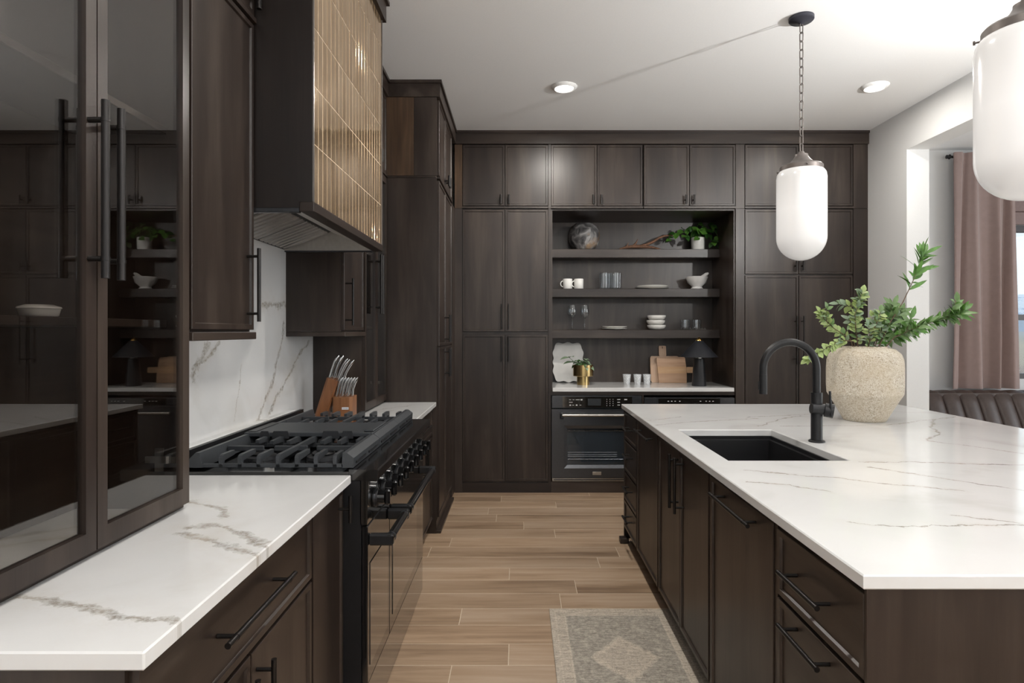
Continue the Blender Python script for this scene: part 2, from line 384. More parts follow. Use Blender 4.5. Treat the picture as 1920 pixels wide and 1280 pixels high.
# ================================================================ cabinet helpers
def FN(face, plane):
    if face == 'L': return lambda u, z, d: (plane + d, u, z)
    if face == 'B': return lambda u, z, d: (u, plane - d, z)
    return lambda u, z, d: (plane - d, u, z)
def rect(u0, u1, z0, z1): return [(u0, z0), (u1, z0), (u1, z1), (u0, z1)]
def slab(face, plane, u0, u1, z0, z1, parent, name, mat, t=.018, edge=.017, rec=.007, grow=.0026):
    """a door or drawer front: slim raised border round a recessed panel"""
    u0 += grow; u1 -= grow; z0 += grow; z1 -= grow
    f = FN(face, plane); e = edge; c = .0015
    L = [(rect(u0, u1, z0, z1), 0), (rect(u0, u1, z0, z1), t - c), (rect(u0 + c, u1 - c, z0 + c, z1 - c), t),
         (rect(u0 + e, u1 - e, z0 + e, z1 - e), t), (rect(u0 + e + .003, u1 - e - .003, z0 + e + .003, z1 - e - .003), t - rec)]
    return MB().ring([[f(u, z, d) for u, z in r] for r, d in L]).build(name, mat, parent)
def handle(face, plane, u, z, parent, orient='v', length=.22, t=.018, so=.034, r=.0065, post=None):
    """bar pull on two posts, or a short T pull on one"""
    f = FN(face, plane); h = length / 2; mb = MB()
    if orient == 'v': mb.cyl(f(u, z - h, t + so), f(u, z + h, t + so), r, 12)
    else: mb.cyl(f(u - h, z, t + so), f(u + h, z, t + so), r, 12)
    offs = (0,) if length < .1 else (-h * .78, h * .78)
    for q in offs:
        a = (u, z + q) if orient == 'v' else (u + q, z)
        mb.cyl(f(a[0], a[1], t - .006), f(a[0], a[1], t + so), r * .72, 10)
        if length > .3:
            w = .004
            if orient == 'v': mb.cyl(f(u, z + q - w, t + so), f(u, z + q + w, t + so), r * 1.12, 12)
            else: mb.cyl(f(u + q - w, z, t + so), f(u + q + w, z, t + so), r * 1.12, 12)
    return mb.build('handle', M['bronze'], parent, smooth=40)
def body(face, plane, depth, u0, u1, z0, z1, parent, mat=None, name='body'):
    f = FN(face, plane); a = f(u0, z0, 0); b_ = f(u1, z1, -depth)
    return MB().box(a[0], b_[0], a[1], b_[1], a[2], b_[2]).build(name, mat or M['wood_v'], parent)
def cab(name, face, plane, depth, u0, u1, z0, z1, label, cat='cabinet', group=None, mat=None):
    f = FN(face, plane); p = f((u0 + u1) / 2, z0, -depth / 2)
    t = thing(name, p, label, cat, group); body(face, plane, depth, u0, u1, z0, z1, t, mat); return t
def glass_door(face, plane, u0, u1, z0, z1, parent, t=.02, st=.032, rail=.045):
    u0 += .0018; u1 -= .0018; z0 += .0018; z1 -= .0018
    f = FN(face, plane); o = rect(u0, u1, z0, z1); i = rect(u0 + st, u1 - st, z0 + rail, z1 - rail)
    R = [[f(u, z, d) for u, z in r] for r, d in ((o, 0), (o, t), (i, t), (i, 0), (o, 0))]
    d = MB().ring(R, False, False).build('door', M['wood_v'], parent)
    a = f(u0 + st - .004, z0 + rail - .004, .007); c = f(u1 - st + .004, z1 - rail + .004, .011)
    MB().box(a[0], c[0], a[1], c[1], a[2], c[2]).build('glass_pane', M['smoked'], d)
    return d

# ================================================================ left run
LB, LW, LT = -.618, -.938, -.578          # carcass fronts: base, wall and tall cabinets
XW = -1.239                               # wall surface
mv = M['wood_v']
# base cabinet nearest the viewer: one wide drawer over two doors
t = cab('base_cabinet', 'L', LB, .62, .957, 1.775, .09, .884, 'dark wood base cabinet with a wide drawer in the near left corner')
d = slab('L', LB, .965, 1.772, .69, .872, t, 'drawer', M['wood_y']); handle('L', LB, 1.367, .795, d, 'h', .36)
d = slab('L', LB, .965, 1.368, .10, .685, t, 'door', mv); handle('L', LB, 1.325, .54, d, 'v', .22)
d = slab('L', LB, 1.369, 1.772, .10, .685, t, 'door', mv); handle('L', LB, 1.412, .54, d, 'v', .22)
MB().box(-1.23, -.68, .96, 1.775, 0, .09).build('toe_kick', M['inside'], t)
t = cab('base_cabinet', 'L', LB, .62, 1.776, 2.090, .09, .884, 'narrow dark wood pull-out base cabinet just left of the range')
d = slab('L', LB, 1.779, 2.088, .10, .872, t, 'door', mv); handle('L', LB, 2.05, .81, d, 'v', .09)
MB().box(-1.23, -.68, 1.776, 2.09, 0, .09).build('toe_kick', M['inside'], t)
VL = [([(-.929, 1.14), (-.857, 1.111), (-.779, 1.083), (-.681, 1.049), (-.58, 1.034)], .017),
      ([(-.828, 1.486), (-.734, 1.441), (-.641, 1.377), (-.582, 1.338)], .019),
      ([(-.831, 1.527), (-.774, 1.548), (-.705, 1.514), (-.575, 1.391)], .018),
      ([(-.945, 1.766), (-.842, 1.712), (-.773, 1.623)], .016),
      ([(-.95, 3.55), (-.86, 3.72), (-.78, 3.80)], .004), ([(-.90, 3.80), (-.70, 4.10)], .004)]
M['marble_l'] = marble('white_marble_left_worktop', 'xy', VL, .13, .6)
MB().bbox(XW, -.575, .937, 2.092, .885, .915, .003).build('countertop', M['marble_l'], None, 'white marble worktop with taupe veins in the near left corner', 'countertop')
MB().bbox(XW, -.575, 3.316, 4.249, .885, .915, .003).build('countertop', M['marble_l'], None, 'white marble worktop between the range and the tall cabinets', 'countertop')
t = cab('base_cabinet', 'L', LB, .62, 3.318, 4.249, .09, .884, 'dark wood base cabinet between the range and the tall cabinets')
d = slab('L', LB, 3.322, 4.245, .69, .872, t, 'drawer', M['wood_y']); handle('L', LB, 3.78, .795, d, 'h', .36)
d = slab('L', LB, 3.322, 3.783, .10, .685, t, 'door', mv); handle('L', LB, 3.74, .59, d, 'v', .16)
d = slab('L', LB, 3.784, 4.245, .10, .685, t, 'door', mv); handle('L', LB, 3.825, .59, d, 'v', .16)
MB().box(-1.23, -.68, 3.318, 4.249, 0, .09).build('toe_kick', M['inside'], t)
# marble splash with its ledge
VW = [([(2.857, .985), (2.94, 1.063), (3.034, 1.145), (3.134, 1.328), (3.183, 1.438)], .018),
      ([(2.989, .997), (3.08, 1.073), (3.242, 1.169), (3.405, 1.282), (3.558, 1.345)], .015),
      ([(2.301, 1.236), (2.335, 1.287), (2.406, 1.365)], .022), ([(2.909, 1.534), (3.002, 1.546), (3.1, 1.532), (3.205, 1.553)], .022),
      ([(2.301, 1.268), (2.444, 1.324), (2.5, 1.363)], .012), ([(2.62, 1.02), (2.70, 1.25)], .003)]
M['marble_w'] = marble('white_marble_splash', 'yz', VW, .2, .7)
MB().box(XW, -1.225, 1.713, 2.096, .9155, 1.378).box(XW, -1.225, 2.096, 3.30, .9155, 2.2).box(XW, -1.225, 3.30, 3.634, .9155, 1.378).build(
    'backsplash', M['marble_w'], None, 'white marble backsplash slab with diagonal taupe veins behind the range', 'backsplash')
MB().bbox(-1.2245, -1.187, 2.10, 3.245, .915, .99, .002).build('splash_ledge', M['marble_w'], None, 'narrow white stone ledge at the foot of the backsplash', 'ledge')

# glazed hutches standing on the worktop
def hutch(u0, u1, zt, label, hinge_u, shelf_z):
    f = FN('L', LW); um = (u0 + u1) / 2
    t = thing('hutch_cabinet', (-1.08, um, .916), label, 'cabinet')
    MB().box(XW + .002, LW, u0, u0 + .018, .916, zt).build('side_panel', mv, t)
    MB().box(XW + .002, LW, u1 - .018, u1, .916, zt).build('side_panel', mv, t)
    MB().box(XW + .002, XW + .012, u0 + .018, u1 - .018, .916, zt).build('back_panel', M['wood_y'], t)
    MB().box(XW + .012, LW, u0 + .018, u1 - .018, zt - .02, zt).build('top_panel', M['inside'], t)
    MB().box(LW - .02, LW, u0 + .018, u1 - .018, .916, .935).build('bottom_rail', M['wood_y'], t)
    for z in shelf_z:
        MB().bbox(XW + .013, LW - .035, u0 + .02, u1 - .02, z, z + .02, .002).build('shelf', M['wood_y'], t)
    d1 = glass_door('L', LW, u0 + .006, um, .93, zt - .004, t); d2 = glass_door('L', LW, um, u1 - .006, .93, zt - .004, t)
    handle('L', LW, um - .026, 1.71, d1, 'v', .38, .02, .036, .0085); handle('L', LW, um + .026, 1.71, d2, 'v', .38, .02, .036, .0085)
    h = MB().box(LW - .068, LW - .044, hinge_u - .004, hinge_u, 1.020, 1.085).cyl((LW - .030, hinge_u - .008, 1.044), (LW - .030, hinge_u - .008, 1.064), .008, 8)
    h.box(LW - .090, LW - .006, hinge_u - .012, hinge_u - .004, 1.045, 1.063).build('hinge', M['steel'], t, smooth=40)
    return t
hutch(.95, 1.708, 2.475, 'near glazed dark wood hutch with long bar handles on the left worktop', 1.69, (1.418, 1.95))
hutch(3.637, 4.245, 2.475, 'far glazed dark wood hutch beside the knife block', 4.227, (1.418, 1.95))
# wall cabinets either side of the hood
def wall_cab(u0, u1, hu, label, side):
    t = cab('wall_cabinet', 'L', LW, .298, u0, u1, 1.405, 2.475, label)
    d = slab('L', LW, u0 + .004, u1 - .004, 1.41, 2.472, t, 'door', mv); handle('L', LW, hu, 1.565, d, 'v', .25)
    MB().bbox(XW + .002, LW + .024, u0, u1 + (.012 if side else 0), 1.38, 1.4045, .002).build('light_rail', M['wood_y'], t)
wall_cab(1.712, 2.127, 2.082, 'dark wood wall cabinet between the near hutch and the hood', 0)
wall_cab(3.21, 3.633, 3.262, 'dark wood wall cabinet hanging above the knife block', 0)
# top row above hutches and wall cabinets
def top_cab(face, plane, depth, us, z0, z1, label, grp=None, hl=.08, hz=None, drops=None):
    t = cab('top_cabinet', face, plane, depth, us[0], us[-1], z0, z1, label, 'cabinet', grp)
    for i in range(len(us) - 1):
        d = slab(face, plane, us[i], us[i + 1], z0 + .012, z1 - .002, t, 'door', mv)
        left = (i % 2 == 0) if len(us) > 2 else (drops == 'l')
        hu = us[i + 1] - .035 if left else us[i] + .035
        handle(face, plane, hu, (hz or z0 + .065), d, 'v', hl, .018, .030, .009)
    f = FN(face, plane); a = f(us[0], z0 - .008, .024); c = f(us[-1], z0 + .008, -.01)
    MB().box(a[0], c[0], a[1], c[1], a[2], c[2]).build('bottom_bead', M['wood_h'] if face == 'B' else M['wood_y'], t)
    return t
top_cab('L', LW, .298, [.95, 1.329, 1.709], 2.486, 3.035, 'dark wood top cabinet above the near hutch')
top_cab('L', LW, .298, [1.712, 2.127], 2.486, 3.035, 'dark wood top cabinet between the near hutch and the hood chimney', drops='l')
top_cab('L', LW, .298, [3.21, 3.633], 2.486, 3.035, 'dark wood top cabinet on the far side of the hood chimney', drops='r')
top_cab('L', LW, .298, [3.637, 3.941, 4.246], 2.486, 3.035, 'dark wood top cabinet above the far hutch')
# tall pantry at the end of the left run
t = cab('tall_cabinet', 'L', LT, .66, 4.252, 5.33, .09, 2.475, 'tall dark wood pantry cabinet at the far end of the left wall')
MB().box(XW + .001, -.572, 4.2505, 4.2525, .09, 2.475).build('end_panel', mv, t)
MB().bbox(XW + .01, -.543, 4.2505, 5.11, 0, .022, .003).box(XW + .01, -.575, 4.25, 5.33, 0, .09).build('plinth', mv, t)
for z0, z1, hz in ((.10, 1.298, 1.17), (1.302, 2.468, 1.43)):
    d = slab('L', LT, 4.29, 4.68, z0, z1, t, 'door', mv); handle('L', LT, 4.64, hz, d, 'v', .21)
    d = slab('L', LT, 4.68, 5.10, z0, z1, t, 'door', mv); handle('L', LT, 4.72, hz, d, 'v', .21)
MB().box(-.60, -.56, 5.11, 5.335, .02, 2.475).build('filler', mv, t)
t = top_cab('L', LT, .66, [4.29, 4.68, 5.10], 2.486, 3.035, 'dark wood top cabinet over the tall pantry on the left')
MB().box(XW + .001, LT, 4.252, 4.29, 2.478, 3.035).build('side_filler', mv, t)
MB().box(XW + .001, LT, 5.10, 5.33, 2.478, 3.035).build('side_filler', mv, t)
for a, c, mt in ((XW + .001, -.731, M['rawwood']), (-.729, -.571, mv)):
    MB().box(a, c, 4.246, 4.2515, 2.49, 3.034).build('end_board', mt, t)
# crown mouldings
def crown(name, label, boxes, mat):
    mb = MB()
    for x0, x1, y0, y1, px, py in boxes:   # frieze box, projection of the cap in x and y
        mb.box(x0, x1, y0, y1, 3.036, 3.128); mb.box(x0 - py[0], x1 + px, y0 - py[1], y1, 3.128, 3.1495)
    return mb.build(name, mat, None, label, None, None, 'structure')
crown('trim_1', 'dark wood crown moulding along the left cabinets', [(XW, -.905, .95, 2.126, .012, (0, 0)), (XW, -.905, 3.212, 4.235, .012, (0, 0)), (XW, -.548, 4.238, 5.30, .012, (0, .012))], M['wood_y'])
crown('trim_2', 'dark wood crown moulding along the back cabinets', [(-.548, 3.041, 5.303, 5.36, 0, (0, .012))], M['wood_h'])

# ================================================================ back run
BP = 5.338; BD = .61
XB = [-.492, -.122, .255]; XR = [1.969, 2.438, 2.912]
MB().box(-.56, -.494, 5.325, 5.40, 2.48, 3.035).build('trim_3', M['rawwood'], None, 'upper brown corner filler strip between left and back cabinets', None, None, 'structure')
MB().box(-.56, -.494, 5.325, 5.40, 0, 2.479).build('trim_4', mv, None, 'lower dark corner filler strip between left and back cabinets', None, None, 'structure')
t = cab('pantry_cabinet', 'B', BP, BD, -.494, .279, .085, 2.475, 'tall dark wood pantry left of the open shelves')
for i in (0, 1):
    for z0, z1, hz in ((.10, 1.379, 1.255), (1.403, 2.47, 1.535)):
        d = slab('B', BP, XB[i], XB[i + 1], z0, z1, t, 'door', mv); handle('B', BP, XB[1] + (-.03 if i == 0 else .03), hz, d, 'v', .22, r=.0055)
MB().box(.257, .279, 5.322, BP, .085, 2.475).build('face_stile', mv, t)
MB().box(-.494, .279, 5.328, 5.9, 0, .085).build('plinth', M['wood_h'], t)
t = cab('pantry_cabinet', 'B', BP, BD, 1.890, 3.041, .085, 2.475, 'tall dark wood pantry between the open shelves and the white wall')
for i in (0, 1):
    s_ = -.03 if i == 0 else .03
    for z0, z1, hz, hl in ((.10, 1.895, 1.33, .42), (1.905, 2.47, 1.975, .08)):
        d = slab('B', BP, XR[i], XR[i + 1], z0, z1, t, 'door', mv)
        handle('B', BP, XR[1] + s_, hz, d, 'v', hl, so=.030 if hl < .1 else .034, r=.009 if hl < .1 else .0065)
MB().box(1.890, 1.966, 5.322, BP, .085, 2.475).build('face_stile', mv, t)
MB().box(2.915, 3.041, 5.322, BP, .085, 2.475).build('face_stile', mv, t)
MB().box(1.890, 3.041, 5.328, 5.9, 0, .085).build('plinth', M['wood_h'], t)
t = top_cab('B', BP, BD, XB, 2.486, 3.035, 'left pair of dark wood top doors above the pantry')
MB().box(.257, .2785, 5.322, 5.90, 2.478, 3.035).build('face_stile', mv, t)
top_cab('B', BP, BD, [.279, .680, 1.080], 2.486, 3.035, 'dark wood top cabinet above the dark round vase')
top_cab('B', BP, BD, [1.088, 1.486, 1.888], 2.486, 3.035, 'dark wood top cabinet above the trailing shelf plant')
t = top_cab('B', BP, BD, XR, 2.486, 3.035, 'rightmost pair of dark wood top doors behind the pendant')
MB().box(1.890, 1.966, 5.322, BP, 2.478, 3.035).box(2.915, 3.041, 5.322, BP, 2.478, 3.035).box(1.89, 3.041, BP, 5.9, 2.478, 3.03).build('face_stile', mv, t)
# open niche with three floating shelves
ni = thing('display_niche', (1.08, 5.64, .915), 'open dark wood shelf niche above the wall oven', 'shelving')
MB().box(.2795, 1.8895, 5.935, 5.96, .882, 2.475).build('back_panel', M['wood_v'], ni)
MB().box(.2795, .292, BP, 5.935, .882, 2.475).build('side_panel', mv, ni)
MB().box(1.877, 1.8895, BP, 5.935, .882, 2.475).build('side_panel', mv, ni)
MB().box(.292, 1.877, BP, 5.935, 2.462, 2.475).build('top_panel', M['wood_h'], ni)
for zt in (2.175, 1.806, 1.422):
    MB().bbox(.293, 1.876, 5.70, 5.934, zt - .08, zt, .003).build('shelf', M['wood_h'], ni)
M['marble_n'] = marble('white_marble_niche_worktop', 'xy', [([(.3, 5.5), (.55, 5.36), (.7, 5.33)], .004), ([(1.3, 5.36), (1.6, 5.5), (1.85, 5.42)], .005), ([(1.15, 5.7), (1.5, 5.6)], .003)])
MB().bbox(.293, 1.876, 5.318, 5.934, .881, .915, .003).build('countertop', M['marble_n'], None, 'white marble worktop inside the open niche above the wall oven', 'countertop')
t = thing('oven_housing', (1.08, 5.6, 0), 'dark wood base housing around the wall oven', 'cabinet')
MB().box(.28, 1.889, 5.335, 5.36, .85, .8805).build('top_rail', M['wood_h'], t)
MB().box(.28, 1.889, 5.328, 5.36, 0, .098).build('plinth', M['wood_h'], t)
MB().box(1.075, 1.089, 5.33, 5.9, .098, .85).build('divider', mv, t)

# wall oven
ov = thing('wall_oven', (.678, 5.6, .10), 'black stainless wall oven under the niche worktop', 'oven')
bs = M['blksteel']
MB().box(.284, 1.072, 5.385, 5.88, .10, .848).build('body', M['black'], ov)
cp = MB().bbox(.286, 1.070, 5.318, 5.345, .738, .846, .002).build('control_panel', bs, ov)
MB().box(.380, .985, 5.3155, 5.318, .743, .838).build('display_glass', M['blackgls'], cp)
MB().box(.60, .715, 5.3148, 5.3155, .762, .822).build('screen', plain('dim_oven_screen', (.03, .033, .036), .2), cp)
ic = plain('printed_white_icon', (.55, .55, .55), .5)
for x, z, w, h in [(.445, .812, .018, .004), (.475, .812, .016, .004), (.512, .812, .036, .004), (.545, .812, .016, .011), (.452, .790, .03, .004), (.447, .765, .014, .011),
                   (.472, .765, .016, .004), (.502, .765, .014, .011), (.535, .765, .016, .004)] + \
                  [(.765 + .027 * i, .815 - .018 * j, .005, .006) for i in range(3) for j in range(4)] + [(.868, .814, .028, .006), (.93, .814, .024, .009), (.868, .79, .024, .005), (.868, .766, .022, .005)]:
    MB().box(x - w / 2, x + w / 2, 5.3148, 5.3155, z - h / 2, z + h / 2).build('icon', ic, cp)
f = FN('B', 5.345)
dr = MB(); o1 = rect(.286, 1.070, .132, .731); i1 = rect(.392, .964, .215, .587); i2 = rect(.420, .936, .243, .560)
dr.ring([[f(u, z, d) for u, z in r] for r, d in ((o1, 0), (o1, .03), (i1, .03), (i2, .018), (i2, 0), (o1, 0))], False, False)
dr = dr.build('door', bs, ov)
MB().box(.415, .941, 5.338, 5.342, .238, .565).build('window', thin_glass('oven_window_glass', (.88, .90, .92), 1.45), dr)
MB().box(.400, .956, 5.380, 5.384, .2, .6).build('oven_cavity', plain('dark_oven_cavity', (.045, .055, .065), .35), ov)
for z in (.535, .285):
    r_ = MB().cyl((.43, 5.362, z), (.926, 5.362, z), .003, 6)
    for k in range(12): r_.box(.44 + k * .043, .446 + k * .043, 5.359, 5.365, z - .002, z + .007)
    r_.build('rack', M['chrome'], ov)
for z in (.345, .325, .31): MB().cyl((.43, 5.362, z), (.86, 5.362, z), .0015, 6).build('rack_wire', M['chrome'], ov)
h = MB().cyl((.375, 5.268, .683), (.985, 5.268, .683), .012, 14)
h.build('handle', M['steel'], dr, smooth=40)
for x in (.372, .984): MB().bbox(x - .016, x + .016, 5.262, 5.316, .652, .702, .004).build('handle_bracket', M['black'], dr)
MB().bbox(.640, .716, 5.311, 5.3155, .158, .186, .001).build('badge', M['steel'], dr)
MB().bbox(.290, 1.066, 5.32, 5.345, .102, .128, .002).build('vent_trim', M['steel'], ov)
MB().box(.30, 1.056, 5.318, 5.3205, .110, .119).build('vent_slot', M['black'], ov)
# second built-in appliance, mostly hidden by the island
dw = thing('built_in_drawer', (1.485, 5.6, .10), 'black stainless built-in appliance right of the wall oven', 'appliance')
MB().box(1.092, 1.880, 5.345, 5.88, .10, .83).build('body', M['black'], dw)
MB().bbox(1.093, 1.879, 5.318, 5.345, .765, .827, .002).build('control_panel', bs, dw)
MB().box(1.215, 1.752, 5.3155, 5.318, .768, .823).build('display_glass', M['blackgls'], dw)
for x in (1.30, 1.33, 1.36, 1.40, 1.58, 1.63, 1.66, 1.69): MB().box(x - .006, x + .006, 5.3148, 5.3155, .796, .802).build('icon', ic, dw)
fr = MB().bbox(1.093, 1.879, 5.318, 5.345, .105, .760, .003).build('front_panel', bs, dw)
MB().cyl((1.16, 5.27, .70), (1.81, 5.27, .70), .011).cyl((1.2, 5.27, .70), (1.2, 5.32, .70), .008).cyl((1.77, 5.27, .70), (1.77, 5.32, .70), .008).build('handle', M['steel'], fr, smooth=40)

# ================================================================ island
IP = .723
isl = thing('island_cabinet', (1.6, 2.69, 0), 'dark wood island base facing the range', 'cabinet')
MB().box(IP, .79, 1.245, 4.095, .085, .884).box(1.27, 2.15, 1.245, 4.095, .085, .884).box(.79, 1.27, 1.245, 2.32, .085, .884).box(.79, 1.27, 3.06, 4.095, .085, .884).box(.79, 1.27, 2.32, 3.06, .085, .5).build('body', mv, isl)
MB().box(.705, 2.16, 1.238, 1.246, .02, .884).build('end_panel', mv, isl)
MB().box(.705, 2.16, 4.094, 4.105, .02, .884).build('end_panel', mv, isl)
MB().box(.80, 2.10, 1.26, 4.08, 0, .085).build('toe_kick', M['inside'], isl)
for y in (1.238, 4.045): MB().bbox(.672, .73, y, y + .06, 0, .035, .003).build('foot', mv, isl)
for x0, x1 in ((.705, .7215),):
    for y in (1.672, 3.652, 3.088, 2.252):
        MB().box(x0 + .004, IP, y, y + .02, .09, .884).build('face_stile', mv, isl)
for u0, u1, zs, hl in ((3.672, 4.093, (.10, .29, .48, .69, .878), .16), (1.247, 1.672, (.10, .38, .69, .878), .21)):
    for z0, z1 in zip(zs[:-1], zs[1:]):
        d = slab('I', IP, u0, u1, z0, z1 - .006, isl, 'drawer', M['wood_y']); handle('I', IP, (u0 + u1) / 2 + (.02 if hl == .21 else 0), z1 - (.095 if z1 > .8 else .045 if hl == .21 else .08), d, 'h', hl)
for u0, u1 in ((3.108, 3.652), (1.692, 2.252)):
    d = slab('I', IP, u0, u1, .10, .878, isl, 'door', mv); handle('I', IP, (u0 + u1) / 2 + .0, .835, d, 'h', .36)
d = slab('I', IP, 2.272, 2.68, .10, .878, isl, 'door', mv); handle('I', IP, 2.635, .74, d, 'v', .24)
d = slab('I', IP, 2.68, 3.088, .10, .878, isl, 'door', mv); handle('I', IP, 2.725, .74, d, 'v', .24)
VI = [[(.85, 1.578), (.971, 1.539), (1.124, 1.556), (1.279, 1.548), (1.6, 1.60)], [(.805, 2.158), (.964, 2.094), (1.121, 2.012), (1.267, 1.943), (1.371, 1.878)],
      [(.743, 1.993), (.863, 1.949), (.95, 1.865)], [(1.269, 2.218), (1.4, 2.064), (1.564, 1.89), (1.9, 1.7)], [(1.279, 2.295), (1.476, 2.299), (1.859, 2.248), (2.3, 2.1)],
      [(1.834, 2.748), (1.938, 2.62), (2.035, 2.46), (2.4, 2.3)], [(1.305, 3.499), (1.73, 3.634)], [(1.249, 3.165), (1.449, 3.414), (1.641, 3.565)],
      [(1.354, 3.165), (1.923, 3.201), (2.317, 3.414)], [(.713, 3.201), (.917, 3.314), (1.111, 3.373), (1.35, 3.45)], [(.691, 3.353), (.941, 3.521)], [(1.153, 1.638), (1.219, 1.605), (1.293, 1.565)]]
VI = [(v, .006) for v in VI] + [([(1.834, 2.748), (1.996, 2.904), (2.122, 3.147), (2.317, 3.414), (2.518, 3.521)], .008)]
M['marble_i'] = marble('white_marble_island_worktop', 'xy', VI, .10, .3)
def slab_with_hole(x0, x1, y0, y1, hx0, hx1, hy0, hy1, z0, z1, c=.003):
    xy = lambda a, b_, d, e, z: [(a, d, z), (b_, d, z), (b_, e, z), (a, e, z)]
    L = [xy(x0, x1, y0, y1, z0 + c), xy(x0, x1, y0, y1, z1 - c), xy(x0 + c, x1 - c, y0 + c, y1 - c, z1), xy(hx0 - c, hx1 + c, hy0 - c, hy1 + c, z1),
         xy(hx0, hx1, hy0, hy1, z1 - c), xy(hx0, hx1, hy0, hy1, z0), xy(x0 + c, x1 - c, y0 + c, y1 - c, z0), xy(x0, x1, y0, y1, z0 + c)]
    return MB().ring(L, False, False)
slab_with_hole(.695, 2.558, 1.2325, 4.14, .80, 1.262, 2.327, 3.055, .885, .915).build('countertop', M['marble_i'], None, 'large white marble island worktop with a sink cutout', 'countertop')
# sink
sk = MB(); xy = lambda a, b_, d, e, z: [(a, d, z), (b_, d, z), (b_, e, z), (a, e, z)]
sk.ring([xy(.792, 1.268, 2.32, 3.06, .884), xy(.806, 1.256, 2.335, 3.048, .884), xy(.806, 1.256, 2.335, 3.048, .868), xy(.818, 1.244, 2.345, 3.038, .866), xy(.826, 1.236, 2.355, 3.03, .66),
         xy(.86, 1.20, 2.39, 3.0, .65), xy(.86, 1.20, 2.39, 3.0, .645), xy(.80, 1.26, 2.33, 3.05, .65), xy(.80, 1.26, 2.33, 3.05, .87)], False, False)
sk.add(xy(.86, 1.20, 2.39, 3.0, .65), [(0, 1, 2, 3)])
so = thing('kitchen_sink', (1.03, 2.69, .645), 'black undermount sink set in the island worktop', 'sink')
sk.build('basin', plain('black_granite_composite', (.010, .010, .011), .3), so)
MB().lathe([(.0, .006), (.045, .006), (.05, .0)], (1.03, 2.75, .65), 20, False).build('drain', M['bronze'], so, smooth=40)
# faucet
fa = thing('faucet', (1.326, 2.72, .915), 'matt black gooseneck faucet beside the island sink', 'faucet')
FX, FY = 1.326, 2.72
MB().lathe([(.034, 0), (.034, .006), (.030, .009)], (FX, FY, .915), 24).build('base_flange', M['black'], fa, smooth=40)
MB().cyl((FX, FY, .92), (FX, FY, 1.135), .0245, 24).build('body_post', M['black'], fa, smooth=40)
pts = [(FX, FY, 1.13)] + [(FX - .119 + .119 * math.cos(a), FY, 1.240 + .119 * math.sin(a)) for a in [PI * k / 20 for k in range(21)]] + [(FX - .238, FY, 1.20)]
MB().tube(pts, .0165, 16).build('spout', M['black'], fa, smooth=40)
MB().cyl((FX - .238, FY, 1.215), (FX - .238, FY, 1.128), .0175, 18).build('spray_head', M['black'], fa, smooth=40)
MB().cyl((FX - .258, FY - .004, 1.15), (FX - .258, FY - .004, 1.185), .004, 8).build('spray_button', M['black'], fa, smooth=40)
hd = MB().cyl((FX - .030, FY - .012, 1.066), (FX + .030, FY - .016, 1.060), .0235, 18).cyl((FX + .028, FY - .016, 1.060), (FX + .060, FY - .03, 1.054), .031, 22).build('valve', M['black'], fa, smooth=40)
MB().cyl((FX + .040, FY - .05, 1.035), (FX + .036, FY - .045, 1.145), .005, 10).build('lever', M['black'], hd, smooth=40)
# ================================================================ range
rg = thing('range_cooker', (-.85, 2.705, 0), 'wide gloss black gas range with griddle and two oven doors', 'range')
RX0, RX1, R0, R1 = -1.186, -.52, 2.097, 3.312
en = M['enamel']
MB().box(RX0, RX1 - .022, R0, R1, .08, .895).build('body', M['black'], rg)
MB().box(RX0, -.585, R0, R1, .8955, .925).build('cooktop_deck', en, rg)
MB().box(RX0, -1.168, R0, R1, .9255, .986).build('back_guard', M['black'], rg)
for k in range(30):
    y = 2.13 + k * .04
    MB().box(-1.164, -1.158, y, y + .008, .9265, .957).build('vent_fin', M['irondk'], rg)
MB().prism([(-.584, .893), (-.488, .893), (-.484, .898), (-.484, .928), (-.488, .932), (-.584, .932)], lambda u, v, d: (u, d, v), R0, R1).build('bullnose', en, rg)
cpn = MB().prism([(-.545, .742), (-.521, .742), (-.517, .893), (-.545, .893)], lambda u, v, d: (u, d, v), R0, R1).build('control_panel', M['blackgls'], rg)
kb0 = None
for k in range(9):
    y = 2.185 + k * .1235
    if kb0 is None:
        kb0 = MB().cyl((-.517, y, .815), (-.503, y, .815), .033, 24, .031).build('knob', M['chrome' if False else 'black'], cpn, smooth=35)
        MB().cyl((-.503, y, .815), (-.478, y, .815), .025, 24, .024).build('knob_barrel', en, kb0, smooth=35)
        MB().bbox(-.480, -.460, y - .010, y + .010, .787, .843, .006).build('knob_grip', en, kb0)
        MB().cyl((-.512, y, .815), (-.508, y, .815), .0345, 24).build('knob_ring', M['blksteel'], kb0, smooth=35)
        kloc = kb0.location.copy()
    else:
        copy_tree(kb0, cpn, kloc + Vector((0, k * .1235, 0)))
def oven_door(u0, u1, w0, w1, hb0, hb1):
    d = MB().bbox(-.5415, RX1, u0, u1, .192, .737, .003).build('oven_door', en, rg)
    MB().box(-.5205, -.5175, w0, w1, .245, .60).build('door_glass', M['blackgls'], d)
    MB().cyl((-.45, hb0, .685), (-.45, hb1, .685), .0165, 18).build('handle', M['enamel'], d, smooth=40)
    for y in (hb0 + .012, hb1 - .012):
        MB().bbox(-.522, -.436, y - .014, y + .014, .664, .704, .006).build('handle_bracket', M['black'], d)
    for y in (hb0 + .036, hb1 - .036):
        MB().cyl((-.45, y - .003, .685), (-.45, y + .003, .685), .0182, 18).build('handle_ring', M['blksteel'], d, smooth=40)
oven_door(2.10, 2.450, 2.13, 2.41, 2.115, 2.435)
oven_door(2.456, 3.309, 2.51, 3.09, 2.475, 3.20)
MB().box(-.54, -.523, R0 + .002, R1 - .002, .012, .184).build('kick_plate', M['blackgls'], rg)
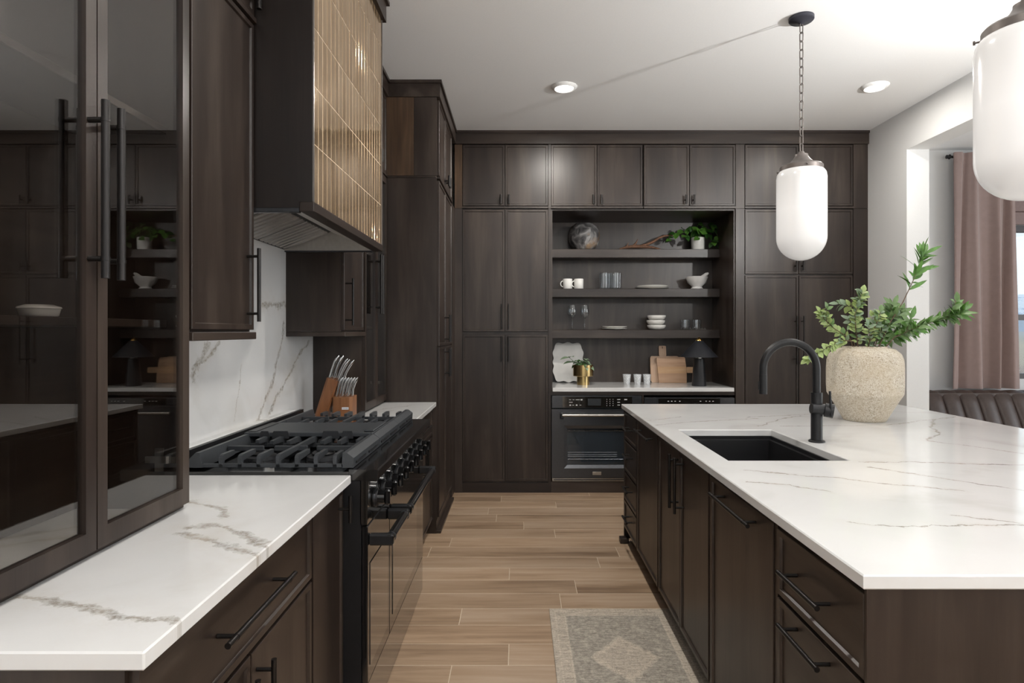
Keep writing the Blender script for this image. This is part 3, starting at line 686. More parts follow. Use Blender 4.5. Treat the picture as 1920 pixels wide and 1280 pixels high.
for y in (2.16, 3.25):
    MB().cyl((-.60, y, 0), (-.60, y, .085), .02).build('leg', M['black'], rg, smooth=40); MB().cyl((-1.12, y, 0), (-1.12, y, .085), .02).build('leg', M['black'], rg, smooth=40)
ir = M['iron']; fcache = {}
def grate(y0, y1):
    g = thing_part = bpy.data.objects.new('grate', None); COL.objects.link(g); g.parent = rg
    WL[g.name] = Vector((-.86, (y0 + y1) / 2, .926)); g.location = WL[g.name] - wloc(rg); g.empty_display_size = .05
    fx = lambda u, v, d: (u, d, v)
    MB().prism([(-.575, .934), (-.573, .968), (-.597, .986), (-.612, .986), (-.615, .934)], fx, y0, y1).build('front_rail', ir, g)
    for k in range(2):
        a = y0 + (y1 - y0) * (.08 + .47 * k); MB().box(-.5745, -.571, a, a + (y1 - y0) * .36, .944, .952).build('rail_slot', M['black'], g)
    MB().prism([(-1.158, .934), (-1.158, .95), (-1.122, .986), (-1.108, .986), (-1.098, .934)], fx, y0, y1).build('back_rail', ir, g)
    ym = (y0 + y1) / 2
    for y in (y0, y1 - .012): MB().bbox(-1.10, -.61, y, y + .012, .934, .948, .002).build('side_bar', ir, g)
    for a, c in ((-1.10, -.965), (-.925, -.80), (-.765, -.615)): MB().bbox(a, c, ym - .006, ym + .006, .955, .974, .002).build('cross_bar', ir, g)
    for k in range(7):
        x = -1.035 + k * .066
        Ln = (y1 - y0) * (.30 if k % 3 else .24) if k != 3 else (y1 - y0) * .5
        for sgn, yy in ((1, y0), (-1, y1)):
            key = (round(Ln, 4), sgn, k % 2)
            if key not in fcache:
                mb = MB(); w = .0068; q = sgn
                prof = [(0, .935), (.013, .935), (.016, .957), (Ln * .96, .962), (Ln, .966), (Ln, .978), (.016, .979), (.004, .975), (0, .968)]
                mb.prism([(yy + q * a_, z_) for a_, z_ in prof], lambda u, v, d: (d, u, v), x - w, x + w)
                o = mb.build('grate_finger', ir, g, origin=(x, yy, .934)); fcache[key] = o.data
            else:
                o = bpy.data.objects.new('grate_finger', fcache[key]); COL.objects.link(o); o.parent = g; o.location = Vector((x, yy, .934)) - WL[g.name]
    for x in (-.98, -.74):
        b_ = MB().lathe([(.062, 0), (.060, .012), (.045, .016)], (x, ym, .9255), 24).build('burner_base', M['irondk'], g, smooth=40)
        MB().lathe([(.040, .0), (.043, .006), (.036, .012), (.0, .013)], (x, ym, .942), 24).build('burner_cap', M['black'], b_, smooth=50)
G3 = [(2.118, 2.508), (2.512, 2.902), (2.906, 3.296)]
for a, c in G3: grate(a, c)
gd = thing('griddle_plate', (-.86, 2.65, .974), 'flat grey cast-iron griddle lying across the middle of the range', 'griddle')
MB().bbox(-1.128, -.60, 2.505, 2.785, .974, .992, .003).build('plate', ir, gd)
for a, c in ((-1.055, -1.028), (-1.004, -.948), (-.80, -.742), (-.72, -.685)):
    MB().prism([(a - .006, .968), (c + .006, .968), (c + .006, .988), (c, .999), (a, .999), (a - .006, .988)], lambda u, v, d: (u, d, v), 2.499, 2.5055).build('edge_tab', M['irondk'], gd)
MB().bbox(-.640, -.6, 2.52, 2.77, .9925, 1.0, .004).build('front_lip', ir, gd)
MB().bbox(-1.12, -1.085, 2.52, 2.77, .9925, .995, .001).build('drain_channel', M['irondk'], gd)

# ================================================================ hood
hd = thing('range_hood', (-.98, 2.665, 1.83), 'dark range hood faced with glossy bronze tiles', 'range hood')
HX = -.736; H0, H1 = 2.130, 3.205
hsd = wood('near_black_wood', (.005, .0032, .0026), (.0095, .0060, .0048), (.016, .011, .009), 'z', .4)  # hood sides coloured darker than the other cabinet wood
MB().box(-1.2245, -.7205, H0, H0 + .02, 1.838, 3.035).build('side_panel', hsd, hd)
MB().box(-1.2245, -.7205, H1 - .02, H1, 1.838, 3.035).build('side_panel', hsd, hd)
MB().box(HX - .02, -.7205, H0 + .02, H1 - .02, 1.838, 3.035).build('front_backing', plain('pale_tile_grout', (.80, .66, .50), .7), hd)
strip = plain('grey_metal_edge_strip', (.16, .145, .135), .35, .6)
MB().box(-.7204, -.716, H0, H0 + .009, 1.86, 3.035).build('edge_strip', strip, hd)
MB().box(-.7204, -.716, H1 - .009, H1, 1.86, 3.035).build('edge_strip', strip, hd)
MB().bbox(-.765, -.714, H0 - .004, H1 + .004, 1.825, 1.859, .002).build('bottom_rail', M['wood_y'], hd)
MB().bbox(-1.2245, -.766, H0 - .002, H0 + .018, 1.822, 1.838, .002).build('bottom_edge', M['blksteel'], hd)
MB().bbox(-1.2245, -.766, H1 - .018, H1 + .002, 1.822, 1.838, .002).build('bottom_edge', M['blksteel'], hd)
MB().box(XW + .002, -.70, H0 - .02, H1 + .02, 3.0355, 3.13).box(XW + .002, -.685, H0 - .035, H1 + .035, 3.13, 3.149).build('crown', M['wood_y'], hd)
# steel liner: ridged canopy with filters on the rear slope
xr, zr = -.977, 1.925
ln = MB()
ln.add([(-.766, H0 + .02, 1.828), (-.766, H1 - .02, 1.828), (xr, H1 - .02, zr), (xr, H0 + .02, zr), (xr, H0 + .02, zr + .004), (xr, H1 - .02, zr + .004), (-.762, H1 - .02, 1.834), (-.762, H0 + .02, 1.834)],
       [(0, 1, 2, 3), (4, 5, 6, 7), (0, 3, 4, 7), (1, 6, 5, 2)])
ln.box(-1.222, -.766, H1 - .024, H1 - .0205, 1.828, 1.95).box(-1.222, -.766, H0 + .0205, H0 + .024, 1.828, 1.95)
ln.build('liner', plain('satin_steel_liner', (.60, .575, .54), .38, .55), hd)
sl = lambda a, d: (-1.222 + (xr + 1.222) * a - d * .37, 1.832 + (zr - 1.832) * a + d * .93)
for k in range(3):
    y0 = H0 + .026 + k * .341; y1 = y0 + .338
    fm = MB(); A = sl(0, 0); B_ = sl(1, 0); A2 = sl(0, .006); B2 = sl(1, .006)
    fm.ring([[(A[0], y, A[1]), (B_[0], y, B_[1]), (B2[0], y, B2[1]), (A2[0], y, A2[1])] for y in (y0, y1)])
    fo = fm.build('baffle_filter', plain('dark_filter_gap', (.03, .03, .03), .5), hd)
    o0 = None
    for j in range(7):
        y = y0 + .010 + j * .0470
        if o0 is None:
            a = sl(.05, -.007); c = sl(.95, -.007); e = sl(.05, -.0005); g_ = sl(.95, -.0005); o0 = MB()
            o0.ring([[(p[0], y, p[1]), (p[0], y + .028, p[1]), (q[0], y + .030, q[1]), (q[0], y - .002, q[1])] for p, q in ((a, e), (c, g_))])
            o0 = o0.build('baffle', plain('satin_steel_baffle', (.50, .48, .46), .34, .6), fo); l0 = o0.location.copy()
        else:
            c_ = o0.copy(); COL.objects.link(c_); c_.location = l0 + Vector((0, j * .0470, 0))
# glazed tiles, 21 columns by 6 rows
m, n, b, o_ = newmat('glazed_bronze_tile')
tcn = N(n, 'ShaderNodeTexCoord'); oi = N(n, 'ShaderNodeObjectInfo')
off = N(n, 'ShaderNodeVectorMath', {0: oi.outputs['Random'], 3: 30.0}, operation='SCALE')
pp = N(n, 'ShaderNodeVectorMath', {0: tcn.outputs['Object'], 1: off.outputs[0]}, operation='ADD')
mp1 = N(n, 'ShaderNodeMapping', {'Vector': pp.outputs[0], 'Scale': (1, 26, 3)})
n1 = N(n, 'ShaderNodeTexNoise', {'Vector': mp1.outputs[0], 'Scale': 2.2, 'Detail': 3.0})
n2 = N(n, 'ShaderNodeTexNoise', {'Vector': pp.outputs[0], 'Scale': 9.0, 'Detail': 3.0})
kk = MT(n, 'ADD', MT(n, 'MULTIPLY', n2.outputs['Fac'], .7), MT(n, 'MULTIPLY', oi.outputs['Random'], .3))
n.links.new(ramp(n, kk, [(.3, (.42, .29, .165)), (.6, (.53, .385, .24)), (.8, (.62, .47, .315))]), b.inputs['Base Color'])
b.inputs['Metallic'].default_value = .78; b.inputs['Roughness'].default_value = .08
bp = N(n, 'ShaderNodeBump', {'Height': n1.outputs['Fac'], 'Strength': .10, 'Distance': .006}); n.links.new(bp.outputs[0], b.inputs['Normal'])
tile_m = m; t0 = None; tr = random.Random(8)
TW = (H1 - H0 - .020) / 21; TH = 3.035 - 1.860; TH /= 5.72
for r in range(6):
    for c in range(21):
        z0 = 1.861 + r * TH; z1 = min(z0 + TH - .0022, 3.034); y0 = H0 + .010 + c * TW
        if r == 5 or t0 is None:
            if r == 5 and c > 0: o = bpy.data.objects.new('tile', last.data); COL.objects.link(o); o.parent = hd; o.location = last.location + Vector((0, c * TW, 0))
            else:
                o = MB().bbox(HX + .0125, -.7193, y0 + .0019, y0 + TW - .0019, z0, z1, .0010).build('tile', tile_m, hd)
                if t0 is None: t0 = o; tl = o.location.copy()
                if r == 5: last = o
        else:
            o = bpy.data.objects.new('tile', t0.data); COL.objects.link(o); o.parent = hd; o.location = tl + Vector((0, c * TW, r * TH))
        o.rotation_euler = (0, math.radians(tr.gauss(0, .05)), math.radians(tr.gauss(0, .45)))

# ================================================================ pendants and downlights
m, n, b, o_ = newmat('lit_opal_glass')
b.inputs['Base Color'].default_value = (.60, .595, .59, 1); b.inputs['Roughness'].default_value = .18
b.inputs['Emission Color'].default_value = (1, .965, .94, 1)
tcn = N(n, 'ShaderNodeTexCoord'); sz = N(n, 'ShaderNodeSeparateXYZ', {0: tcn.outputs['Generated']})
glow = ramp(n, sz.outputs['Z'], [(0, (.20,) * 3), (.35, (.29,) * 3), (.55, (.33,) * 3), (.8, (.22,) * 3), (1, (.12,) * 3)])
n.links.new(glow, b.inputs['Emission Strength']); opal = m
cap_m = plain('aged_bronze_cap', (.12, .104, .096), .45, .5); iron_m = plain('dark_iron_canopy', (.035, .036, .048), .4, .4)
lk = MB()
lp = []
for k in range(24):
    a = 2 * PI * k / 24; lp.append((.0105 * math.cos(a), 0, (.0165 if math.sin(a) >= 0 else -.0165) + .0105 * math.sin(a)))
rings = []
for i, p in enumerate(lp):
    p = Vector(p); t_ = (Vector(lp[(i + 1) % 24]) - Vector(lp[i - 1])).normalized(); a = Vector((0, 1, 0)); c = t_.cross(a)
    rings.append([p + (a * math.cos(2 * PI * q / 6) + c * math.sin(2 * PI * q / 6)) * .0029 for q in range(6)])
lk.ring(rings + [rings[0]], False, False)
link_proto = None
def pendant(x, y, zb, label):
    global link_proto
    p = thing('pendant_light', (x, y, zb), label, 'pendant light', 'opal glass pendants over the island')
    R = .13
    prof = [(.0, 0)] + [(R * math.sin(a), R - R * math.cos(a)) for a in [PI / 2 * k / 12 for k in range(1, 13)]] + [(R, .40), (R, .455), (R * .975, .478), (R * .90, .494), (R * .78, .502)]
    MB().lathe(prof, (x, y, zb), 40, False).build('glass_shade', opal, p, smooth=60)
    cp = MB().lathe([(.108, .488), (.112, .49), (.112, .520), (.106, .527), (.085, .533), (.060, .545), (.042, .566), (.034, .580), (.034, .588), (.018, .592), (.014, .604), (.0, .606)], (x, y, zb), 32, False).build('cap', cap_m, p, smooth=40)
    for k in range(3):
        a = .35 + k * 2 * PI / 3; c, s_ = math.cos(a), math.sin(a)
        MB().cyl((x + c * .108, y + s_ * .108, zb + .508), (x + c * .124, y + s_ * .124, zb + .508), .003, 8).cyl((x + c * .124, y + s_ * .124, zb + .508), (x + c * .130, y + s_ * .130, zb + .508), .0065, 10).build('thumb_screw', cap_m, cp, smooth=40)
    MB().lathe([(.066, 3.149 - zb), (.066, 3.133 - zb), (.060, 3.127 - zb), (.022, 3.122 - zb), (.010, 3.112 - zb), (0, 3.110 - zb)], (x, y, zb), 32, False).build('canopy', iron_m, p, smooth=40)
    z = zb + .622; k = 0
    while z < 3.102:
        if link_proto is None:
            link_proto = lk.build('chain_link', cap_m, p, smooth=80, origin=(0, 0, 0)); o = link_proto
        else:
            o = bpy.data.objects.new('chain_link', link_proto.data); COL.objects.link(o); o.parent = p
        o.location = Vector((x, y, z)) - wloc(p); o.rotation_euler = (0, 0, (PI / 2 if k % 2 else 0) + .4)
        z += .0475; k += 1
pendant(1.568, 3.39, 1.80, 'far opal glass pendant hanging in front of the back cabinets')
pendant(1.522, 1.83, 1.80, 'near opal glass pendant cut by the right edge')
lens = plain('lit_downlight_lens', (.9, .9, .88), .4, emit=((1, .97, .92), 5.0)); ring_m = plain('white_downlight_trim', (.78, .78, .77), .4)
for x, y, lab in ((.323, 4.35, 'recessed ceiling downlight above the aisle'), (2.53, 4.34, 'recessed ceiling downlight near the white right wall')):
    d = thing('downlight', (x, y, 3.13), lab, 'downlight', 'recessed ceiling downlights')
    MB().lathe([(.066, 3.136), (.070, 3.131), (.084, 3.138), (.092, 3.147), (.092, 3.1495), (.066, 3.1495)], (x, y, 0), 36, False).build('trim_ring', ring_m, d, smooth=40)
    MB().lathe([(.0, 3.1345), (.05, 3.135), (.066, 3.1375)], (x, y, 0), 36, False).build('lens', lens, d, smooth=60)

# ================================================================ knife block on the far worktop
kb = thing('knife_block', (-1.03, 3.47, .915), 'brown wooden knife block on the worktop beyond the range', 'knife block')
kw = wood('brown_beech_block', (.13, .048, .018), (.20, .080, .032), (.27, .12, .052), 'z', .35, 20)
pr = [(-1.040, 3.41), (-1.030, 3.402), (-.99, 3.398), (-.945, 3.402), (-.93, 3.415), (-.93, 3.50), (-1.04, 3.50)]
MB().ring([[(x, y, .9155) for x, y in pr], [(x, y, 1.040 + (y - 3.4) * .04) for x, y in pr]]).build('front_block', kw, kb)
tl_ = Vector((.30, 0, .95)).normalized(); nx_ = Vector((.95, 0, -.30)); c0 = Vector((-1.135, 3.46, .932))
bk = MB()
def kr(o_): return [o_ + nx_ * a + Vector((0, b_, 0)) for a, b_ in ((-.008, -.045), (.004, -.052), (.050, -.052), (.058, -.04), (.058, .052), (-.008, .052))]
bk.ring([kr(c0), kr(c0 + tl_ * .225)]).build('slanted_block', kw, kb)
lb = MB().box(-.985, -.948, 3.3965, 3.3995, .972, .985).build('name_plate', plain('pale_metal_plate', (.72, .73, .76), .3), kb)
for k, w in enumerate((.003, .004, .003, .005, .003, .004)): MB().box(-.980 + k * .0052, -.980 + k * .0052 + w, 3.3958, 3.3965, .9765, .9805).build('plate_mark', plain('grey_print', (.3, .31, .34), .5), lb)
def knife(p0, p1, label, grp, r):
    k = thing('kitchen_knife', p0, label, 'knife', grp)
    p0 = Vector(p0); p1 = Vector(p1); d = (p1 - p0)
    pts = [p0 + d * q + Vector((b_, 0, 0)) for q, b_ in ((0, 0), (.12, .001), (.4, -.003), (.7, -.002), (.92, .003), (1.0, .006))]
    MB().tube(pts, [r * .75, r, r * .8, r * .95, r, r * .4], 10).build('handle', M['chrome'], k, smooth=60)
    q0 = p0 - d.normalized() * .09; s_ = d.cross(Vector((0, 1, 0))).normalized() * .007
    MB().ring([[q0 - s_, q0 + Vector((0, .001, 0)), q0 + s_], [p0 - s_, p0 + Vector((0, .001, 0)), p0 + s_]]).build('blade', M['steel'], k)
ORD = ('leftmost', 'second', 'third', 'fourth', 'fifth', 'rightmost')
for k in range(6):
    x = -1.026 + k * .0165
    lab = ORD[k] + (' slim steel-handled knife in the front row of the block' if k in (0, 5) else ' slim steel-handled knife from the left in the front row of the block')
    knife((x, 3.43 + .008 * (k % 2), 1.038), (x + .034, 3.425, 1.150), lab, 'front row of knives', .0080)
for k in range(5):
    q = c0 + tl_ * .222 + nx_ * (.006 + .011 * k) + Vector((0, -.03 + .016 * (k % 3), 0))
    q.x += .006 * k; e_ = q + Vector((.045 + .004 * k, 0, .118 + (.014 if k < 2 else 0)))
    lab = ('leftmost' if k == 0 else 'rightmost' if k == 4 else ORD[k]) + (' long steel-handled knife in the rear row of the block' if k in (0, 4) else ' long steel-handled knife from the left in the rear row of the block')
    knife(tuple(q), tuple(e_), lab, 'rear row of knives', .0098 if k < 2 else .0084)

# white dish inside the near hutch
ds = thing('lidded_dish', (-1.08, 1.375, 1.438), 'small white dish on the shelf inside the near hutch', 'dish')
MB().lathe([(.0, 0), (.030, 0), (.036, .004), (.039, .016), (.040, .020), (.036, .020), (.032, .008), (0, .006)], (-1.08, 1.375, 1.438), 32, False).build('bowl', M['porcelain'], ds, smooth=50)
MB().lathe([(.042, .0205), (.041, .024), (.026, .029), (.0, .030)], (-1.08, 1.375, 1.438), 32, False).build('lid', M['porcelain'], ds, smooth=50)

# ================================================================ rug
m, n, b, o_ = newmat('faded_patterned_rug')
tcn = N(n, 'ShaderNodeTexCoord'); s = N(n, 'ShaderNodeSeparateXYZ', {0: tcn.outputs['Object']})
ax = MT(n, 'ABSOLUTE', s.outputs[0]); ay = MT(n, 'ABSOLUTE', s.outputs[1])
nz = N(n, 'ShaderNodeTexNoise', {'Vector': tcn.outputs['Object'], 'Scale': 55.0, 'Detail': 4.0, 'Roughness': .7})
n3 = N(n, 'ShaderNodeTexNoise', {'Vector': tcn.outputs['Object'], 'Scale': 24.0, 'Detail': 3.0})
mpw = N(n, 'ShaderNodeMapping', {'Vector': tcn.outputs['Object'], 'Scale': (14, 260, 1)})
nw = N(n, 'ShaderNodeTexNoise', {'Vector': mpw.outputs[0], 'Scale': 1.0, 'Detail': 3.0})
bd = MT(n, 'MINIMUM', MT(n, 'SUBTRACT', .305, ax), MT(n, 'SUBTRACT', .4655, ay))          # distance to the rug's edge
dia = MT(n, 'ADD', MT(n, 'DIVIDE', ax, .150), MT(n, 'DIVIDE', ay, .185))
dia = MT(n, 'ADD', dia, MT(n, 'MULTIPLY', MT(n, 'SUBTRACT', n3.outputs['Fac'], .5), .45))
inb = MT(n, 'LESS_THAN', bd, .075); rim = MT(n, 'LESS_THAN', MT(n, 'ABSOLUTE', MT(n, 'SUBTRACT', dia, .92)), .12)
ind = MT(n, 'LESS_THAN', dia, .95); ring_ = MT(n, 'LESS_THAN', MT(n, 'ABSOLUTE', MT(n, 'SUBTRACT', bd, .075)), .004); rg2 = MT(n, 'LESS_THAN', MT(n, 'ABSOLUTE', MT(n, 'SUBTRACT', bd, .028)), .0035)
vo = N(n, 'ShaderNodeTexNoise', {'Vector': tcn.outputs['Object'], 'Scale': 42.0, 'Detail': 2.0, 'Distortion': 1.5})
mot = MT(n, 'LESS_THAN', MT(n, 'ABSOLUTE', MT(n, 'SUBTRACT', vo.outputs['Fac'], .5)), .035)
field = ramp(n, nz.outputs['Fac'], [(.35, (.29, .26, .22)), (.52, (.41, .37, .31)), (.7, (.54, .48, .40))])
cA = N(n, 'ShaderNodeMixRGB', {0: MT(n, 'MULTIPLY', MT(n, 'MAXIMUM', inb, ind), .5), 1: field, 2: (.66, .56, .45, 1)})
cB = N(n, 'ShaderNodeMixRGB', {0: MT(n, 'MULTIPLY', MT(n, 'MAXIMUM', MT(n, 'MAXIMUM', ring_, rg2), rim), .45), 1: cA.outputs[0], 2: (.68, .59, .48, 1)})
cC = N(n, 'ShaderNodeMixRGB', {0: MT(n, 'MULTIPLY', mot, .4), 1: cB.outputs[0], 2: (.19, .17, .15, 1)})
wv = ramp(n, nw.outputs['Fac'], [(.42, (.72,) * 3), (.56, (1.06,) * 3)])
cD = N(n, 'ShaderNodeMixRGB', {0: 1.0, 1: cC.outputs[0], 2: wv}, blend_type='MULTIPLY')
n.links.new(cD.outputs[0], b.inputs['Base Color']); b.inputs['Roughness'].default_value = .95
bp = N(n, 'ShaderNodeBump', {'Height': nw.outputs['Fac'], 'Strength': .5, 'Distance': .003}); n.links.new(bp.outputs[0], b.inputs['Normal'])
MB().bbox(.152, .762, 2.155, 3.086, .0005, .007, .003).build('rug', m, None, 'small faded grey-beige patterned rug beside the island', 'rug')
# ================================================================ things in the niche
def cut_glass():
    m = bpy.data.materials.new('cut_crystal_glass'); m.use_nodes = True; n = m.node_tree; n.nodes.clear()
    out = n.nodes.new('ShaderNodeOutputMaterial'); t_ = N(n, 'ShaderNodeTexCoord')
    v = N(n, 'ShaderNodeTexVoronoi', {'Vector': t_.outputs['Object'], 'Scale': 130.0})
    tr = N(n, 'ShaderNodeBsdfTransparent', {0: (.93, .95, .96, 1)}); g = N(n, 'ShaderNodeBsdfGlossy', {'Roughness': .05}); d = N(n, 'ShaderNodeBsdfDiffuse', {0: (.88, .90, .92, 1)})
    bp = N(n, 'ShaderNodeBump', {'Height': v.outputs['Distance'], 'Strength': .8, 'Distance': .004}); n.links.new(bp.outputs[0], g.inputs['Normal'])
    a = N(n, 'ShaderNodeMixShader', {0: ramp(n, v.outputs['Distance'], [(.2, (.15,) * 3), (.6, (.75,) * 3)]), 1: tr.outputs[0], 2: d.outputs[0]})
    b_ = N(n, 'ShaderNodeMixShader', {0: .22, 1: a.outputs[0], 2: g.outputs[0]}); n.links.new(b_.outputs[0], out.inputs[0]); return m
CUT = cut_glass()
SY = 5.80
def vessel(name, prof, c, mat, label, cat, group=None, n=32):
    return MB().lathe(prof, c, n, False).build(name, mat, None, label, cat, group, smooth=50)
Z1, Z2, Z3, ZC = 2.1755, 1.8065, 1.4225, .9155
# round dark vase
m, n, b, o_ = newmat('weathered_charcoal_glaze')
t_ = N(n, 'ShaderNodeTexCoord'); q1 = N(n, 'ShaderNodeTexNoise', {'Vector': t_.outputs['Object'], 'Scale': 11.0, 'Detail': 7.0, 'Distortion': 1.2})
q2 = N(n, 'ShaderNodeTexNoise', {'Vector': t_.outputs['Object'], 'Scale': 6.0, 'Detail': 3.0})
c1 = ramp(n, q1.outputs['Fac'], [(.36, (.03, .029, .03)), (.5, (.13, .125, .125)), (.66, (.33, .32, .31))])
c2 = N(n, 'ShaderNodeMixRGB', {0: ramp(n, q2.outputs['Fac'], [(.58, (0, 0, 0)), (.68, (.8, .8, .8))]), 1: c1, 2: (.26, .145, .05, 1)})
n.links.new(c2.outputs[0], b.inputs['Base Color']); b.inputs['Roughness'].default_value = .55
prof = [(0, 0), (.085, 0), (.10, .006), (.132, .05), (.149, .105), (.151, .135), (.143, .18), (.12, .222), (.092, .243), (.086, .249), (.078, .246), (.09, .22), (0, .2)]
vessel('round_vase', prof, (.617, SY, Z1), m, 'round weathered charcoal vase on the top shelf', 'vase', n=40)
# driftwood
dwm = plain('reddish_driftwood', (.17, .082, .045), .7, bump=.4, bscale=50, var=.35)
dwo = thing('driftwood', (1.2, SY, Z1), 'reddish piece of driftwood lying on the top shelf', 'driftwood')
def dpts(l): return [(x, SY + y, Z1 + z) for x, y, z in l]
MB().tube(dpts([(.95, -.02, .010), (1.03, -.02, .03), (1.11, -.01, .036), (1.20, 0, .034), (1.27, .0, .028), (1.31, -.01, .016), (1.34, -.02, .012)]), [.006, .013, .017, .016, .012, .010, .003], 8).build('limb', dwm, dwo, smooth=60)
MB().tube(dpts([(1.13, 0, .036), (1.21, .01, .055), (1.28, .01, .085), (1.33, .015, .12), (1.38, .015, .139), (1.44, .01, .145), (1.47, 0, .135)]), [.012, .013, .013, .012, .010, .007, .003], 8).build('limb', dwm, dwo, smooth=60)
MB().tube(dpts([(1.08, -.01, .036), (1.11, -.02, .07), (1.125, -.02, .105)]), [.011, .008, .002], 8).build('limb', dwm, dwo, smooth=60)
MB().tube(dpts([(1.00, -.015, .024), (1.025, -.025, .045), (1.035, -.025, .07)]), [.008, .006, .002], 8).build('limb', dwm, dwo, smooth=60)
# leaves
def leaf_mesh(name, L, W, fold, droop, mat):
    """pointed leaf along +Y, folded on its midrib"""
    st = [(0, .02), (.22, .72), (.5, 1.0), (.78, .62), (1, .03)]; vs = []; fs = []
    for t_, w in st:
        z = -droop * t_ * t_ * L; y = t_ * L
        vs += [(-w * W / 2, y, z + fold * w * W / 2), (0, y, z), (w * W / 2, y, z + fold * w * W / 2)]
    for i in range(4):
        a = i * 3; fs += [(a, a + 1, a + 4, a + 3), (a + 1, a + 2, a + 5, a + 4)]
    me = bpy.data.meshes.new(name); me.from_pydata(vs, [], fs); me.materials.append(mat)
    me.polygons.foreach_set('use_smooth', [True] * len(fs)); me.update(); return me
def put_leaf(parent, me, pos, d, up, sc=1.0):
    d = Vector(d).normalized(); up = Vector(up); x = d.cross(up)
    if x.length < 1e-3: x = d.cross(Vector((1, .2, 0)))
    x.normalize(); z = x.cross(d)
    R = Matrix((x, d, z)).transposed().to_4x4()
    o = bpy.data.objects.new('leaf', me); COL.objects.link(o); o.parent = parent
    o.matrix_basis = Matrix.Translation(Vector(pos) - wloc(parent)) @ R @ Matrix.Scale(sc, 4)
    return o
# trailing plant in a white pot
pt = thing('potted_plant', (1.70, SY, Z1), 'green trailing plant in a white pot on the top shelf', 'plant')
po = MB().lathe([(0, 0), (.058, 0), (.063, .006), (.064, .118), (.060, .120), (.056, .112), (.055, .02), (0, .018)], (1.70, SY, Z1), 32, False).build('pot', M['porcelain'], pt, smooth=50)
MB().lathe([(0, .104), (.0555, .102)], (1.70, SY, Z1), 24, False).build('soil', M['soil'], pt)
lm = [leaf_mesh('pothos_leaf', .072, .058, .18, .25, M['leaf3']), leaf_mesh('pothos_leaf', .060, .046, .25, .4, M['leaf5'])]
rl = random.Random(21)
vines = [[(0, 0, .11), (-.06, -.02, .17), (-.14, -.02, .17), (-.20, -.02, .13), (-.235, -.02, .10)], [(0, 0, .11), (.06, -.02, .17), (.13, -.03, .16), (.18, -.03, .10), (.19, -.03, .04)],
         [(0, 0, .11), (-.03, -.03, .19), (-.09, -.06, .19), (-.12, -.07, .12)], [(0, 0, .11), (.03, -.03, .20), (.08, -.05, .21), (.15, -.05, .18)],
         [(0, 0, .11), (0, .03, .20), (.02, .04, .24)], [(0, 0, .11), (0, -.05, .18), (-.01, -.09, .16), (-.01, -.10, .09)], [(0, 0, .11), (.05, -.05, .17), (.08, -.08, .12), (.11, -.08, .06)]]
def curve(l, base): return [Vector(base) + Vector((p[0] * 1.12, p[1], p[2] * 1.14 if p[2] > .12 else p[2])) for p in l]
for v in vines:
    P = curve(v, (1.70, SY, Z1)); MB().tube(P, .0022, 5).build('vine', M['leaf5'], pt)
    for i in range(1, len(P)):
        for k in range(3):
            q = P[i - 1].lerp(P[i], rl.uniform(.3, 1)); dd = Vector((rl.uniform(-1, 1), rl.uniform(-1, .1), rl.uniform(-.9, .25)))
            put_leaf(pt, rl.choice(lm), q, dd, (rl.uniform(-.4, .4), -.8, .8), rl.uniform(.75, 1.15))
# shelf 2: mugs, glasses, plates, mortar
def mug(x, label):
    t = thing('mug', (x, SY, Z2), label, 'mug', 'white mugs on the middle shelf')
    MB().lathe([(0, 0), (.040, 0), (.044, .004), (.045, .095), (.043, .098), (.040, .094), (.039, .01), (0, .008)], (x, SY, Z2), 28, False).build('cup', M['porcelain'], t, smooth=50)
    P = [(x - .043 - .024 * math.sin(a), SY - .01, Z2 + .05 + .028 * math.cos(a)) for a in [PI * k / 8 for k in range(9)]]
    MB().tube(P, .0045, 8).build('handle', M['porcelain'], t, smooth=60)
mug(.462, 'left white mug on the middle shelf'); mug(.568, 'white mug between its twin and the tall glasses')
def tumbler(x, y, z, r, h, label, grp, taper=.9, wavy=0, name='drinking_glass'):
    prof = [(0, 0), (r * taper, 0), (r * taper * 1.02, .003), (r, h), (r - .0022, h), (r * taper - .002, .012), (0, .010)]
    mb = MB(); n_ = 28
    rings = [[(x + R * (1 + (wavy * math.cos(7 * 2 * PI * k / n_)) * (1 if R > .01 else 0)) * math.cos(2 * PI * k / n_), y + R * (1 + wavy * math.cos(7 * 2 * PI * k / n_)) * math.sin(2 * PI * k / n_), z + Z) for k in range(n_)] for R, Z in prof]
    return mb.ring(rings, False, False).build(name, M['glass'], None, label, 'glass', grp, smooth=50)
for i, (x, lab) in enumerate(((.800, 'left tall clear tumbler on the middle shelf'), (.838, 'tall clear tumbler behind the middle pair'), (.908, 'tall clear tumbler second from the stack of plates'), (.940, 'rightmost tall clear tumbler on the middle shelf'))):
    tumbler(x, SY - .03 + (.07 if i in (1, 3) else 0), Z2, .043, .152, lab, 'tall tumblers', .95, .03)
def plate(x, z, r, label, grp):
    return MB().lathe([(0, 0), (r * .6, 0), (r * .66, .004), (r * .97, .010), (r, .014), (r * .96, .016), (r * .62, .008), (0, .007)], (x, SY, z), 40, False).build('plate', M['porcelain'], None, label, 'plate', grp, smooth=50)
plate(1.265, Z2, .158, 'larger white plate at the bottom of the middle shelf stack', 'plates on the middle shelf'); plate(1.270, Z2 + .0165, .148, 'white plate on top of the middle shelf stack', 'plates on the middle shelf')
mar = plain('grey_white_marble_stone', (.66, .65, .64), .3, var=.12, bscale=9)
mo = thing('mortar', (1.69, SY, Z2), 'white marble mortar on the middle shelf', 'mortar')
MB().lathe([(0, 0), (.055, 0), (.058, .008), (.046, .018), (.05, .028), (.086, .06), (.105, .115), (.10, .118), (.092, .114), (.07, .055), (0, .045)], (1.69, SY, Z2), 36, False).build('bowl', mar, mo, smooth=50)
